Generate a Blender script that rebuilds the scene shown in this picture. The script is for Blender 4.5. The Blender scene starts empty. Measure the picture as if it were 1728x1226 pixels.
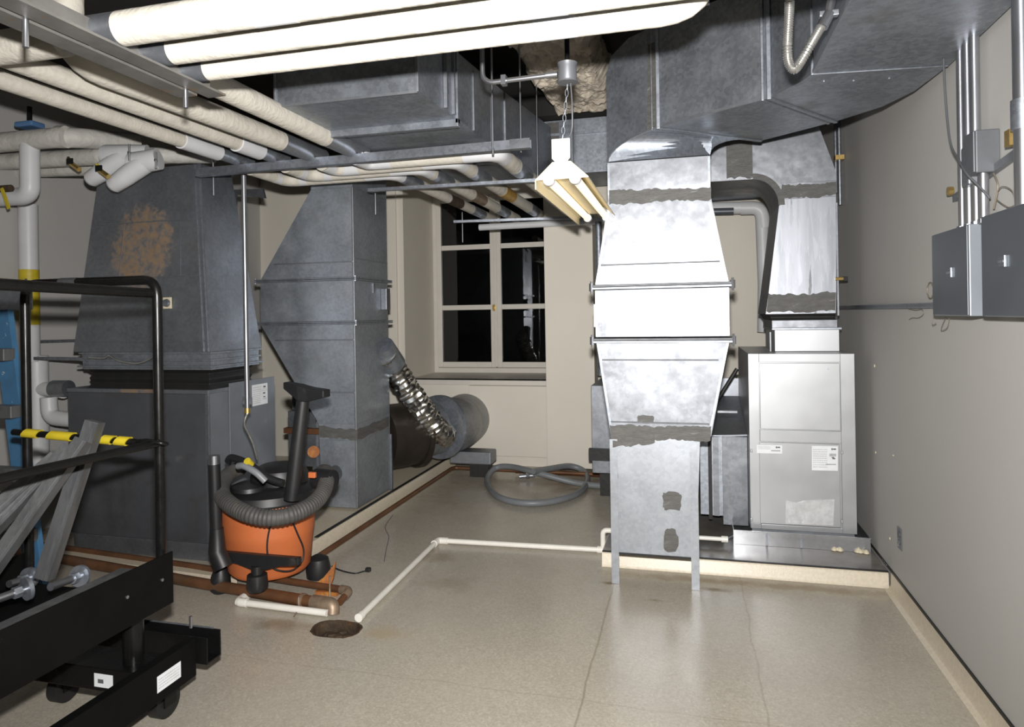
import bpy, bmesh, math, random
from mathutils import Vector, Matrix, noise
random.seed(7)
V = Vector
PI = math.pi
sc = bpy.context.scene
col = sc.collection

# ------------------------------------------------------------------ camera
FPX, CX, CY, RHO, EYE = 1152.0, 864.0, 530.0, 0.016, 1.5
TH = math.atan(301/1152.0)
FW = V((-math.sin(TH), math.cos(TH), 0)); RT = V((math.cos(TH), math.sin(TH), 0)); UP = V((0, 0, 1))
cam_data = bpy.data.cameras.new('camera'); cam = bpy.data.objects.new('camera', cam_data); col.objects.link(cam)
cr = (RT - RHO*UP).normalized(); cu = (UP + RHO*RT).normalized(); cb = -FW
M3 = Matrix((cr, cu, cb)).transposed()
cam.matrix_world = Matrix.Translation((0, 0, EYE)) @ M3.to_4x4()
cam_data.sensor_width = 36; cam_data.lens = 24
cam_data.shift_y = -(613-CY)/1728.0
cam_data.clip_start = 0.03
sc.camera = cam

# ------------------------------------------------------------------ world, flash, exposure
w = bpy.data.worlds.new('night'); sc.world = w; w.use_nodes = True
w.node_tree.nodes['Background'].inputs[0].default_value = (.02, .024, .03, 1)
w.node_tree.nodes['Background'].inputs[1].default_value = .3
def area(name, loc, rot_m, sx, sy, power, colr, spread=PI):
    l = bpy.data.lights.new(name, 'AREA'); l.shape = 'RECTANGLE'; l.size = sx; l.size_y = sy
    l.energy = power; l.color = colr; l.spread = spread
    o = bpy.data.objects.new(name, l); col.objects.link(o)
    o.matrix_world = Matrix.Translation(loc) @ rot_m.to_4x4(); return o
# the hot-shoe flash the picture was taken with, just above the lens
area('camera_flash', V((0, 0, 1.665)) + FW*0.02, M3, .07, .045, 132, (1.0, .975, .95), 2.2)
# unseen overhead lamps, added for a dim warm ambient
down = Matrix.Identity(3)
area('unseen_ambient_light', V((-1.6, -1.4, 2.9)), down, 1.2, .3, 1.6, (1.0, .88, .68))
area('unseen_ambient_light', V((-3.3, 1.0, 2.9)), down, 1.2, .3, .8, (1.0, .88, .68))
vs = sc.view_settings
vs.view_transform = 'Standard'; vs.look = 'None'; vs.gamma = 1; vs.use_curve_mapping = False
vs.exposure = 0.0

# ------------------------------------------------------------------ picture-to-world helpers (a pixel ray met with a real plane)
def ray(x, y):
    dx, dy = x-CX, y-CY
    a = (dx-RHO*dy)/(1+RHO*RHO); b = (dy+RHO*dx)/(1+RHO*RHO)
    return FW + RT*(a/FPX) - UP*(b/FPX)
def aY(x, y, Y): d = ray(x, y); return V((0, 0, EYE)) + d*(Y/d.y)
def aX(x, y, X): d = ray(x, y); return V((0, 0, EYE)) + d*(X/d.x)
def aZ(x, y, Z): d = ray(x, y); return V((0, 0, EYE)) + d*((Z-EYE)/d.z)
def aT(x, y, t): return V((0, 0, EYE)) + ray(x, y)*t

# ------------------------------------------------------------------ materials
MATS = {}
def mk(name, c, rough=.5, metal=0.0, var=.12, vs_=3.0, spangle=0.0, bump=0.0, bs=60.0, rvar=.0,
       dirt=None, stretch=None, coat=0.0, dirt2=None, wobble=0.0, ws=2.0):
    """procedural principled material; dirt = (colour, scale, threshold, softness, amount)"""
    m = bpy.data.materials.new(name); m.use_nodes = True; nt = m.node_tree; N = nt.nodes; L = nt.links
    bs_ = N['Principled BSDF']
    tc = N.new('ShaderNodeTexCoord'); vec = tc.outputs['Object']
    if stretch:
        mp = N.new('ShaderNodeMapping'); mp.inputs['Scale'].default_value = stretch
        L.new(vec, mp.inputs[0]); vec = mp.outputs[0]
    def noi(scale, det=4, rgh=.55):
        n = N.new('ShaderNodeTexNoise'); n.inputs['Scale'].default_value = scale; n.inputs['Detail'].default_value = det
        n.inputs['Roughness'].default_value = rgh
        L.new(vec, n.inputs['Vector']); return n.outputs[0]
    def mixc(f, a, b):
        x = N.new('ShaderNodeMix'); x.data_type = 'RGBA'
        if hasattr(f, 'is_linked'): L.new(f, x.inputs[0])
        else: x.inputs[0].default_value = f
        for s, v in ((6, a), (7, b)):
            if isinstance(v, tuple): x.inputs[s].default_value = (*v, 1)
            else: L.new(v, x.inputs[s])
        return x.outputs[2]
    def ramp(f, lo, hi, a=0.0, b=1.0):
        r = N.new('ShaderNodeMapRange'); r.interpolation_type = 'SMOOTHSTEP'
        r.inputs[1].default_value = lo; r.inputs[2].default_value = hi; r.inputs[3].default_value = a; r.inputs[4].default_value = b
        L.new(f, r.inputs[0]); return r.outputs[0]
    cl = tuple(max(0, v*(1-var)) for v in c); ch = tuple(min(1, v*(1+var)) for v in c)
    cc = mixc(ramp(noi(vs_, 6, .62), .3, .7), cl, ch)
    if spangle:
        v = N.new('ShaderNodeTexVoronoi'); v.inputs['Scale'].default_value = 55; L.new(vec, v.inputs['Vector'])
        sp = N.new('ShaderNodeSeparateColor'); L.new(v.outputs['Color'], sp.inputs[0])
        cc = mixc(ramp(sp.outputs[0], 0, 1, 0, spangle), cc, tuple(min(1, x*1.7+.05) for x in c))
        v2 = noi(160, 2); cc = mixc(ramp(v2, .62, .72, 0, spangle*.9), cc, tuple(min(1, x*1.9+.08) for x in c))
    for D in (dirt, dirt2):
        if D:
            dc, ds, th, so, am = D
            cc = mixc(ramp(noi(ds, 8, .68), th, th+so, 0, am), cc, dc)
    L.new(cc, bs_.inputs['Base Color'])
    bs_.inputs['Metallic'].default_value = metal
    bs_.inputs['Roughness'].default_value = rough
    if rvar:
        L.new(ramp(noi(vs_*2.3, 5), .25, .75, max(.03, rough-rvar), min(1, rough+rvar)), bs_.inputs['Roughness'])
    if coat: bs_.inputs['Coat Weight'].default_value = coat; bs_.inputs['Coat Roughness'].default_value = .15
    if bump or wobble:
        prev = None
        for amt, scl, dist in ((bump, bs, .004), (wobble, ws, .05)):
            if amt:
                b = N.new('ShaderNodeBump'); b.inputs['Strength'].default_value = amt; b.inputs['Distance'].default_value = dist
                L.new(noi(scl, 3), b.inputs['Height'])
                if prev: L.new(prev, b.inputs['Normal'])
                prev = b.outputs[0]
        L.new(prev, bs_.inputs['Normal'])
    MATS[name] = m; m['h'] = 1
    return m

galv = mk('galvanised_steel', (.31, .328, .355), .47, .85, .08, 2.2, spangle=.13, rvar=.05, dirt=((.24, .24, .235), 2.6, .6, .2, .35), wobble=.10, ws=1.6)
galv_old = mk('old_galvanised_steel', (.235, .25, .275), .46, .82, .2, 2.0, spangle=.16, rvar=.07, dirt=((.16, .15, .135), 2.0, .5, .25, .7), wobble=.12, ws=1.8)
galv_dull = mk('dull_galvanised_steel', (.26, .282, .315), .45, .8, .18, 2.5, spangle=.3, rvar=.08, dirt=((.17, .163, .15), 3.0, .55, .2, .6), wobble=.12, ws=1.7)
galv_bright = mk('bright_galvanised_steel', (.195, .205, .223), .48, .9, .2, 2.4, spangle=.18, rvar=.06, dirt=((.14, .146, .157), 2.6, .48, .2, .6), wobble=.3, ws=2.4)
seam_m = mk('shadowed_seam_metal', (.13, .135, .145), .6, .3, .2, 12)  # dark base colour stands in for the shadow lines at the seams
galv_mid = mk('blue_grey_galvanised_steel', (.34, .37, .41), .50, .82, .14, 1.6, spangle=.2, rvar=.09, dirt=((.22, .22, .21), 2.2, .52, .25, .5), wobble=.25, ws=1.6)
galv_streak = mk('streaked_galvanised_steel', (.24, .252, .275), .46, .9, .14, 3, spangle=.2, rvar=.05, stretch=(1, 1, .1), dirt=((.09, .09, .095), 16, .60, .06, .8), wobble=.1)
cabinet_m = mk('cabinet_steel', (.44, .452, .465), .40, .62, .05, 2.0, rvar=.04)
cabinet_dark = mk('dark_cabinet_steel', (.085, .09, .10), .5, .35, .12, 3.0, dirt=((.17, .17, .17), 5.0, .62, .1, .5), dirt2=((.055, .05, .045), 2.0, .5, .2, .6))
cabinet_side = mk('weathered_cabinet_side', (.20, .215, .235), .48, .45, .12, 3.0, dirt=((.33, .34, .34), 6.0, .62, .1, .5))
mastic = mk('duct_mastic', (.088, .086, .08), .62, 0, .2, 12, bump=.6, bs=40, stretch=(1, 1, 4), dirt=((.22, .22, .22), 9, .6, .08, .6))
wrap = mk('pipe_wrap', (.53, .50, .435), .72, 0, .05, 6, bump=.55, bs=55, dirt=((.50, .42, .29), 5, .70, .12, .5), wobble=.15, ws=14)
wrap_w = mk('white_fitting_cover', (.58, .59, .60), .42, 0, .04, 6, dirt=((.5, .48, .42), 6, .66, .12, .5))
wrap_old = mk('old_pipe_wrap', (.52, .505, .465), .6, 0, .1, 7, bump=.7, bs=30, dirt=((.38, .31, .21), 5, .60, .12, .6), wobble=.3, ws=10)
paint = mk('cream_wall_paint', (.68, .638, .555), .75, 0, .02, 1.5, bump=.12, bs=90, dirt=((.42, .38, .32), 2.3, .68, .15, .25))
paint_r = mk('dimmed_wall_paint', (.46, .45, .43), .62, 0, .025, 1.2, bump=.10, bs=70, dirt=((.40, .38, .34), 2.0, .66, .15, .25))  # back wall's paint greyed down, dimmer light put into the colour
trimw = mk('white_window_paint', (.62, .59, .53), .45, 0, .03, 6)
black_ceiling = mk('black_ceiling_paint', (.012, .011, .010), .9, 0, .3, 4)
fireproof = mk('sprayed_fireproofing', (.42, .37, .30), .95, 0, .25, 10, bump=1.0, bs=30, dirt=((.16, .12, .08), 7, .55, .1, .7))
blackp = mk('black_paint', (.005, .005, .005), .30, 0, .2, 8, rvar=.08, dirt=((.10, .09, .08), 16, .68, .04, .5))
blackplate = mk('black_painted_plate', (.003, .003, .003), .6, 0, .25, 5, dirt=((.035, .033, .03), 12, .68, .05, .5))
for m_, sl in ((blackplate, .12), (blackp, .3)): m_.node_tree.nodes['Principled BSDF'].inputs['Specular IOR Level'].default_value = sl
plastic = mk('black_plastic', (.012, .012, .013), .46, 0, .15, 8, dirt=((.06, .055, .05), 8, .6, .12, .6))
hosem = mk('vacuum_hose', (.062, .06, .057), .6, 0, .2, 9, dirt=((.12, .10, .07), 6, .55, .15, .6))
orange = mk('orange_plastic', (.50, .135, .042), .5, 0, .05, 6, dirt=((.42, .13, .05), 14, .62, .1, .5), bump=.1, bs=120)
steel = mk('zinc_plated_steel', (.42, .43, .46), .33, .95, .06, 6)
steel_d = mk('dull_strut_steel', (.27, .29, .325), .42, .85, .12, 20, spangle=.3)
angle_iron = mk('weathered_angle_iron', (.17, .165, .155), .55, .4, .2, 6, dirt=((.22, .13, .06), 9, .56, .12, .7))
brass = mk('brass', (.62, .44, .16), .35, .9, .12, 30)
rust = mk('rusty_iron', (.055, .035, .02), .75, .2, .4, 18, bump=.8, bs=60, dirt=((.16, .065, .02), 14, .58, .1, .7))
copper = mk('tarnished_copper', (.145, .065, .03), .48, .35, .25, 6, dirt=((.10, .07, .045), 5, .5, .2, .7))
copper_fit = mk('soldered_copper_fitting', (.27, .20, .14), .5, .5, .25, 18)
pvc = mk('white_pvc', (.74, .72, .66), .35, 0, .05, 8, dirt=((.5, .42, .30), 10, .66, .1, .4))
hose_grey = mk('grey_vinyl_hose', (.175, .185, .195), .45, 0, .08, 6)
panelm = mk('grey_enamel_panel', (.088, .099, .112), .42, .25, .06, 4)
panelside = mk('flash_lit_enamel', (.22, .245, .27), .38, .25, .06, 6, dirt=((.4, .4, .4), 7, .66, .1, .5))  # panel grey lightened: flash light on the case sides put into the colour
boxgrey = mk('grey_junction_box', (.12, .125, .135), .45, .3, .08, 6)
label_m = mk('paper_label', (.72, .74, .76), .6, 0, .05, 10)
ink = mk('label_print', (.10, .10, .11), .6, 0, .1, 20)
ink_l = mk('faint_label_print', (.48, .49, .50), .6, 0, .1, 20)
plastic_clear = mk('clear_pocket_plastic', (.60, .61, .62), .2, .15, .12, 22, bump=.9, bs=28)
padm = mk('epoxy_coated_curb', (.60, .53, .41), .38, 0, .08, 60, dirt=((.40, .28, .13), 5, .64, .12, .6), bump=.15, bs=150)
padtop = mk('wet_concrete_pad', (.15, .14, .125), .22, 0, .25, 3, dirt=((.28, .26, .22), 4, .58, .12, .5))
traym = mk('galvanised_tray', (.50, .51, .53), .25, .85, .12, 3, spangle=.2)
rubber = mk('black_rubber', (.010, .010, .010), .55, 0, .2, 8, bump=.5, bs=25)
yellow = mk('yellow_tape', (.50, .39, .02), .5, 0, .1, 20, dirt=((.25, .18, .02), 18, .62, .1, .6))
blue = mk('blue_fibreglass', (.045, .135, .25), .5, 0, .12, 9, dirt=((.50, .52, .52), 14, .64, .03, .8))
bluep = mk('blue_enamel', (.08, .17, .33), .4)
alum = mk('scuffed_aluminium', (.17, .175, .18), .48, .7, .25, 14, stretch=(1, 1, .25), dirt=((.14, .14, .135), 16, .56, .08, .6), bump=.2, bs=60)
insul = mk('armoured_cable_steel', (.52, .52, .50), .32, .9, .1, 20)
cream = mk('cream_reflector_enamel', (.56, .49, .33), .45, 0, .03, 8)
whitep = mk('white_enamel', (.6, .6, .6), .4, 0, .02, 8)
wirem = mk('dull_wire', (.20, .17, .13), .5, .3, .1, 14)
amber = mk('amber_tape', (.42, .24, .04), .5, 0, .2, 30, dirt=((.20, .10, .03), 25, .5, .1, .7))
ivory = mk('ivory_thermostat', (.62, .55, .40), .5, 0, .1, 14)
ducttape = mk('dusty_round_duct', (.27, .275, .28), .5, .6, .2, 3, spangle=.2, dirt=((.20, .17, .13), 3, .55, .2, .6), wobble=.2, ws=3)
darkduct = mk('dark_painted_round_duct', (.028, .022, .017), .45, .2, .3, 4)
foil = mk('crumpled_foil', (.66, .65, .62), .24, 1.0, .12, 10, dirt=((.20, .15, .07), 9, .56, .08, .8))
woodrust = mk('rusty_orange_bracket', (.34, .12, .03), .7, .1, .3, 14, dirt=((.45, .25, .04), 8, .55, .1, .6))

def emis(name, c, s):
    m = bpy.data.materials.new(name); m.use_nodes = True; b = m.node_tree.nodes['Principled BSDF']
    b.inputs['Base Color'].default_value = (*c, 1); b.inputs['Emission Color'].default_value = (*c, 1)
    b.inputs['Emission Strength'].default_value = s; return m
tube_m = emis('lit_fluorescent_tube', (1.0, .88, .62), 1.05)
gl = bpy.data.materials.new('night_window_glass'); gl.use_nodes = True
_b = gl.node_tree.nodes['Principled BSDF']; _b.inputs['Base Color'].default_value = (.9, .92, .95, 1); _b.inputs['Roughness'].default_value = .02
_b.inputs['Transmission Weight'].default_value = 1; _b.inputs['IOR'].default_value = 1.45; _b.inputs['Alpha'].default_value = 1

# rust patch on the old plenum: mark with a place of its own (object space ellipse x noise)
def rust_patch(base, name, centre, rx, rz, cc=(.30, .17, .06)):
    m = base.copy(); m.name = name; nt = m.node_tree; N = nt.nodes; L = nt.links
    b = N['Principled BSDF']; src = b.inputs['Base Color'].links[0].from_socket
    tc = N.new('ShaderNodeTexCoord'); mp = N.new('ShaderNodeMapping'); mp.vector_type = 'POINT'
    mp.inputs['Location'].default_value = (-centre[0]/rx, 0, -centre[1]/rz); mp.inputs['Scale'].default_value = (1/rx, 0, 1/rz)
    L.new(tc.outputs['Object'], mp.inputs[0])
    ln = N.new('ShaderNodeVectorMath'); ln.operation = 'LENGTH'; L.new(mp.outputs[0], ln.inputs[0])
    r = N.new('ShaderNodeMapRange'); r.interpolation_type = 'SMOOTHSTEP'; r.inputs[1].default_value = .55; r.inputs[2].default_value = 1.15; r.inputs[3].default_value = .34; r.inputs[4].default_value = -.2
    L.new(ln.outputs['Value'], r.inputs[0])
    n = N.new('ShaderNodeTexNoise'); n.inputs['Scale'].default_value = 22; n.inputs['Detail'].default_value = 8; n.inputs['Roughness'].default_value = .75
    L.new(tc.outputs['Object'], n.inputs['Vector'])
    ad = N.new('ShaderNodeMath'); ad.operation = 'ADD'; L.new(r.outputs[0], ad.inputs[0]); L.new(n.outputs[0], ad.inputs[1])
    r2 = N.new('ShaderNodeMapRange'); r2.interpolation_type = 'SMOOTHSTEP'; r2.inputs[1].default_value = .66; r2.inputs[2].default_value = .95; r2.inputs[4].default_value = .75
    L.new(ad.outputs[0], r2.inputs[0])
    x = N.new('ShaderNodeMix'); x.data_type = 'RGBA'; L.new(r2.outputs[0], x.inputs[0]); L.new(src, x.inputs[6]); x.inputs[7].default_value = (*cc, 1)
    L.new(x.outputs[2], b.inputs['Base Color'])
    x2 = N.new('ShaderNodeMath'); x2.operation = 'MULTIPLY_ADD'; L.new(r2.outputs[0], x2.inputs[0]); x2.inputs[1].default_value = -.8; x2.inputs[2].default_value = b.inputs['Metallic'].default_value
    L.new(x2.outputs[0], b.inputs['Metallic'])
    return m

# floor: glossy cast terrazzo-like coating with saw-cut seams and stains
def floor_material():
    m = mk('coated_terrazzo_floor', (.46, .42, .35), .26, 0, .07, 1.1, rvar=.05, dirt=((.25, .20, .13), 1.6, .60, .2, .45), bump=.05, bs=90)
    nt = m.node_tree; N = nt.nodes; L = nt.links; b = N['Principled BSDF']
    src = b.inputs['Base Color'].links[0].from_socket
    g = N.new('ShaderNodeNewGeometry')
    v = N.new('ShaderNodeTexVoronoi'); v.inputs['Scale'].default_value = 130; L.new(g.outputs['Position'], v.inputs['Vector'])
    s = N.new('ShaderNodeSeparateColor'); L.new(v.outputs['Color'], s.inputs[0])
    r = N.new('ShaderNodeMapRange'); r.inputs[1].default_value = 0; r.inputs[2].default_value = 1; r.inputs[3].default_value = 0; r.inputs[4].default_value = .30; L.new(s.outputs[0], r.inputs[0])
    x = N.new('ShaderNodeMix'); x.data_type = 'RGBA'; L.new(r.outputs[0], x.inputs[0]); L.new(src, x.inputs[6]); x.inputs[7].default_value = (.20, .17, .125, 1)
    src = x.outputs[2]
    r = N.new('ShaderNodeMapRange'); r.inputs[1].default_value = .8; r.inputs[2].default_value = 1; r.inputs[3].default_value = 0; r.inputs[4].default_value = .35; L.new(s.outputs[1], r.inputs[0])
    x = N.new('ShaderNodeMix'); x.data_type = 'RGBA'; L.new(r.outputs[0], x.inputs[0]); L.new(src, x.inputs[6]); x.inputs[7].default_value = (.6, .55, .46, 1)
    src = x.outputs[2]
    sp = N.new('ShaderNodeSeparateXYZ'); L.new(g.outputs['Position'], sp.inputs[0])
    nz = N.new('ShaderNodeTexNoise'); nz.inputs['Scale'].default_value = 3.5; nz.inputs['Detail'].default_value = 5; L.new(g.outputs['Position'], nz.inputs['Vector'])
    def line(sock, pos, wdt, wob, amt, colr, src):
        a = N.new('ShaderNodeMath'); a.operation = 'MULTIPLY_ADD'; L.new(nz.outputs[0], a.inputs[0]); a.inputs[1].default_value = wob; a.inputs[2].default_value = -pos-wob*.5
        c = N.new('ShaderNodeMath'); c.operation = 'ADD'; L.new(sock, c.inputs[0]); L.new(a.outputs[0], c.inputs[1])
        d = N.new('ShaderNodeMath'); d.operation = 'ABSOLUTE'; L.new(c.outputs[0], d.inputs[0])
        r = N.new('ShaderNodeMapRange'); r.inputs[1].default_value = wdt*.4; r.inputs[2].default_value = wdt; r.inputs[3].default_value = amt; r.inputs[4].default_value = 0; L.new(d.outputs[0], r.inputs[0])
        x = N.new('ShaderNodeMix'); x.data_type = 'RGBA'; L.new(r.outputs[0], x.inputs[0]); L.new(src, x.inputs[6]); x.inputs[7].default_value = (*colr, 1)
        return x.outputs[2]
    src = line(sp.outputs[0], -.43, .006, .03, .45, (.16, .12, .06), src)
    src = line(sp.outputs[0], .25, .006, .05, .3, (.20, .15, .08), src)
    src = line(sp.outputs[1], 2.62, .005, .06, .22, (.2, .16, .1), src)
    # rust-coloured spill marks with places of their own
    nb = N.new('ShaderNodeTexNoise'); nb.inputs['Scale'].default_value = 9; nb.inputs['Detail'].default_value = 7; L.new(g.outputs['Position'], nb.inputs['Vector'])
    def spot(cx, cy, rx, ry, amt, colr, src):
        cxy = N.new('ShaderNodeCombineXYZ'); L.new(sp.outputs[0], cxy.inputs[0]); L.new(sp.outputs[1], cxy.inputs[1])
        mp = N.new('ShaderNodeMapping'); mp.inputs['Scale'].default_value = (1/rx, 1/ry, 0); mp.inputs['Location'].default_value = (-cx/rx, -cy/ry, 0); L.new(cxy.outputs[0], mp.inputs[0])
        ln = N.new('ShaderNodeVectorMath'); ln.operation = 'LENGTH'; L.new(mp.outputs[0], ln.inputs[0])
        a = N.new('ShaderNodeMath'); a.operation = 'MULTIPLY_ADD'; L.new(nb.outputs[0], a.inputs[0]); a.inputs[1].default_value = 1.6; L.new(ln.outputs['Value'], a.inputs[2])
        r = N.new('ShaderNodeMapRange'); r.inputs[1].default_value = 1.1; r.inputs[2].default_value = 1.75; r.inputs[3].default_value = amt; r.inputs[4].default_value = 0; L.new(a.outputs[0], r.inputs[0])
        x = N.new('ShaderNodeMix'); x.data_type = 'RGBA'; L.new(r.outputs[0], x.inputs[0]); L.new(src, x.inputs[6]); x.inputs[7].default_value = (*colr, 1)
        return x.outputs[2]
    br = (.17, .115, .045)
    src = spot(-1.42, 2.98, .13, .10, .55, (.42, .33, .20), src)
    src = spot(-1.95, 2.95, .22, .09, .5, br, src)
    src = spot(-1.55, 4.0, .13, .16, .45, br, src)
    src = spot(-1.35, 3.6, .25, .12, .25, br, src)
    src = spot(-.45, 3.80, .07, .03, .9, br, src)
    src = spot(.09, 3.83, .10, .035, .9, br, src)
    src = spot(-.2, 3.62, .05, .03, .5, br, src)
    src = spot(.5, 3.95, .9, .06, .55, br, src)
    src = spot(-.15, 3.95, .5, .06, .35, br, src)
    src = spot(-1.0, 5.85, .55, .35, .6, (.22, .17, .10), src)
    src = spot(-1.9, 5.5, .4, .7, .35, (.24, .19, .12), src)
    L.new(src, b.inputs['Base Color'])
    return m
floor_m = floor_material()

# ------------------------------------------------------------------ mesh helpers
def B(): return bmesh.new()
def box(bm, x0, x1, y0, y1, z0, z1):
    v = [bm.verts.new((x, y, z)) for z in (z0, z1) for y in (y0, y1) for x in (x0, x1)]
    for f in ((0, 2, 3, 1), (4, 5, 7, 6), (0, 1, 5, 4), (2, 6, 7, 3), (0, 4, 6, 2), (1, 3, 7, 5)): bm.faces.new([v[i] for i in f])
    return bm
def bx(*a): return box(B(), *a)
def loft(bm, rings, cap=True, closed=False):
    R = [[bm.verts.new(p) for p in r] for r in rings]; n = len(R[0])
    for i in range(len(R)-(0 if closed else 1)):
        a, b = R[i], R[(i+1) % len(R)]
        for j in range(n): bm.faces.new((a[j], a[(j+1) % n], b[(j+1) % n], b[j]))
    if cap and not closed:
        bm.faces.new(list(reversed(R[0]))); bm.faces.new(R[-1])
    return bm
def rect(x0, x1, y0, y1, z): return [V((x0, y0, z)), V((x1, y0, z)), V((x1, y1, z)), V((x0, y1, z))]
def slab(bm, pts, off):
    """flat polygon given thickness by vector off"""
    return loft(bm, [pts, [p+off for p in pts]])
def fillet(pts, rad, n=6):
    pts = [V(p) for p in pts]
    if rad <= 0 or len(pts) < 3: return pts
    out = [pts[0]]
    for i in range(1, len(pts)-1):
        p, a, b = pts[i], pts[i-1], pts[i+1]
        u = (a-p); w_ = (b-p); la, lb = u.length, w_.length; u.normalize(); w_.normalize()
        ang = u.angle(w_)
        if ang > PI-.08: out.append(p); continue
        d = min(rad/math.tan(ang/2), la*.48, lb*.48)
        q0, q1 = p+u*d, p+w_*d
        for k in range(n+1):
            t = k/n; out.append(q0*(1-t)**2 + p*2*t*(1-t) + q1*t*t)
    out.append(pts[-1]); return out
def smooth_path(pts, n=8, closed=False):
    pts = [V(p) for p in pts]; out = []; m = len(pts)
    rng = m if closed else m-1
    for i in range(rng):
        p0 = pts[(i-1) % m] if closed or i > 0 else pts[0]; p1 = pts[i]; p2 = pts[(i+1) % m]
        p3 = pts[(i+2) % m] if closed or i+2 < m else pts[-1]
        for k in range(n):
            t = k/n
            out.append(.5*((2*p1)+(-p0+p2)*t+(2*p0-5*p1+4*p2-p3)*t*t+(-p0+3*p1-3*p2+p3)*t**3))
    if not closed: out.append(pts[-1])
    return out
def tube(bm, pts, r, seg=12, closed=False, cap=True, rf=None, step=None):
    pts = [V(p) for p in pts]
    if step:
        q = []; 
        L_ = pts + ([pts[0]] if closed else [])
        for i in range(len(L_)-1):
            d = (L_[i+1]-L_[i]).length; k = max(1, round(d/step))
            for j in range(k): q.append(L_[i].lerp(L_[i+1], j/k))
        if not closed: q.append(L_[-1])
        pts = q
    n = len(pts); rings = []; up = None
    for i, p in enumerate(pts):
        a = pts[(i-1) % n] if closed or i > 0 else p; b = pts[(i+1) % n] if closed or i < n-1 else p
        t = (b-a).normalized()
        if up is None:
            up = V((0, 0, 1)) if abs(t.z) < .9 else V((0, 1, 0))
        s = t.cross(up).normalized(); up = s.cross(t).normalized()
        rr = rf(i, n, p) if rf else r
        rings.append([p + (s*math.cos(2*PI*k/seg) + up*math.sin(2*PI*k/seg))*(rr if not callable(rr) else rr(k)) for k in range(seg)])
    return loft(bm, rings, cap and not closed, closed)
def cyl(bm, p0, p1, r, seg=16, r2=None):
    p0, p1 = V(p0), V(p1)
    return tube(bm, [p0, p1], r, seg, rf=(lambda i, n, p: r if i == 0 else (r if r2 is None else r2)))
def lathe(bm, prof, c, seg=32):
    """prof = [(r, z)...] about the vertical through c"""
    c = V(c); rings = [[c+V((r*math.cos(2*PI*k/seg), r*math.sin(2*PI*k/seg), z)) for k in range(seg)] for r, z in prof]
    return loft(bm, rings)
def bar(bm, a, b, w_, h, up=V((0, 0, 1))):
    """rectangular bar from a to b"""
    a, b = V(a), V(b); t = (b-a).normalized(); s = t.cross(up).normalized(); u = s.cross(t).normalized()
    o = [(-.5, -.5), (.5, -.5), (.5, .5), (-.5, .5)]
    return loft(bm, [[p + s*w_*i + u*h*j for i, j in o] for p in (a, b)])
def channel(bm, a, b, w_, h, th, up=V((0, 0, 1)), lip=0):
    """U channel, open side facing -up"""
    a, b = V(a), V(b); t = (b-a).normalized(); s = t.cross(up).normalized(); u = s.cross(t).normalized()
    o = [(-w_/2, -h/2), (-w_/2, h/2), (w_/2, h/2), (w_/2, -h/2), (w_/2-th, -h/2), (w_/2-th, h/2-th), (-w_/2+th, h/2-th), (-w_/2+th, -h/2)]
    return loft(bm, [[p + s*i + u*j for i, j in o] for p in (a, b)])
def ragged(bm, p0, p1, p2, p3, off, n=26, amp=.006, seed=0):
    """thin band: p0->p1 lower edge, p3->p2 upper edge, both ragged; off = thickness vector"""
    rnd = random.Random(seed); lo, hi = [], []
    up0, up1 = (p3-p0).normalized(), (p2-p1).normalized(); a = b = 0
    for i in range(n+1):
        t = i/n; u = up0.lerp(up1, t)
        a = .6*a + rnd.uniform(-amp, amp); b = .6*b + rnd.uniform(-amp, amp)
        lo.append(p0.lerp(p1, t)+u*a); hi.append(p3.lerp(p2, t)+u*b)
    for i in range(n):
        loft(bm, [[lo[i], lo[i+1], hi[i+1], hi[i]], [lo[i]+off, lo[i+1]+off, hi[i+1]+off, hi[i]+off]])
    bmesh.ops.remove_doubles(bm, verts=bm.verts, dist=1e-5)
    return bm
def blob(bm, c, ax, az, off, n=22, amp=.15, seed=0, sq=.6):
    rnd = random.Random(seed); pts = []
    for i in range(n):
        a = 2*PI*i/n; r = 1+rnd.uniform(-amp, amp)
        cx_, cz_ = math.cos(a), math.sin(a); cx_ = math.copysign(abs(cx_)**sq, cx_); cz_ = math.copysign(abs(cz_)**sq, cz_)
        pts.append(V(c)+ax*cx_*r+az*cz_*r)
    return slab(bm, pts, off)

def obj(name, bm, m, parent=None, smooth=0, bevel=0, label=None, cat=None, group=None, kind=None):
    bmesh.ops.recalc_face_normals(bm, faces=bm.faces)
    xs = [v.co.x for v in bm.verts]; ys = [v.co.y for v in bm.verts]; zs = [v.co.z for v in bm.verts]
    c = V(((min(xs)+max(xs))/2, (min(ys)+max(ys))/2, (min(zs)+max(zs))/2))
    bmesh.ops.translate(bm, verts=bm.verts, vec=-c)
    me = bpy.data.meshes.new(name); bm.to_mesh(me); bm.free()
    if smooth:
        me.polygons.foreach_set('use_smooth', [True]*len(me.polygons)); me.set_sharp_from_angle(angle=math.radians(smooth))
    me.materials.append(m)
    o = bpy.data.objects.new(name, me); col.objects.link(o)
    if parent:
        o.parent = parent; base = parent.get('wl'); o.location = c - V(base)
        o['wl'] = tuple(c)
    else:
        o.location = c; o['wl'] = tuple(c)
    if bevel:
        b = o.modifiers.new('bevel', 'BEVEL'); b.width = bevel; b.segments = 2; b.limit_method = 'ANGLE'; b.angle_limit = math.radians(40)
    tag(o, label, cat, group, kind); return o
def tag(o, label=None, cat=None, group=None, kind=None):
    for k, v in (('label', label), ('category', cat), ('group', group), ('kind', kind)):
        if v: o[k] = v
def thing(name, label, cat, loc, group=None):
    o = bpy.data.objects.new(name, None); col.objects.link(o); o.location = loc; o['wl'] = tuple(loc)
    o.empty_display_size = .1; tag(o, label, cat, group); return o
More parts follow.
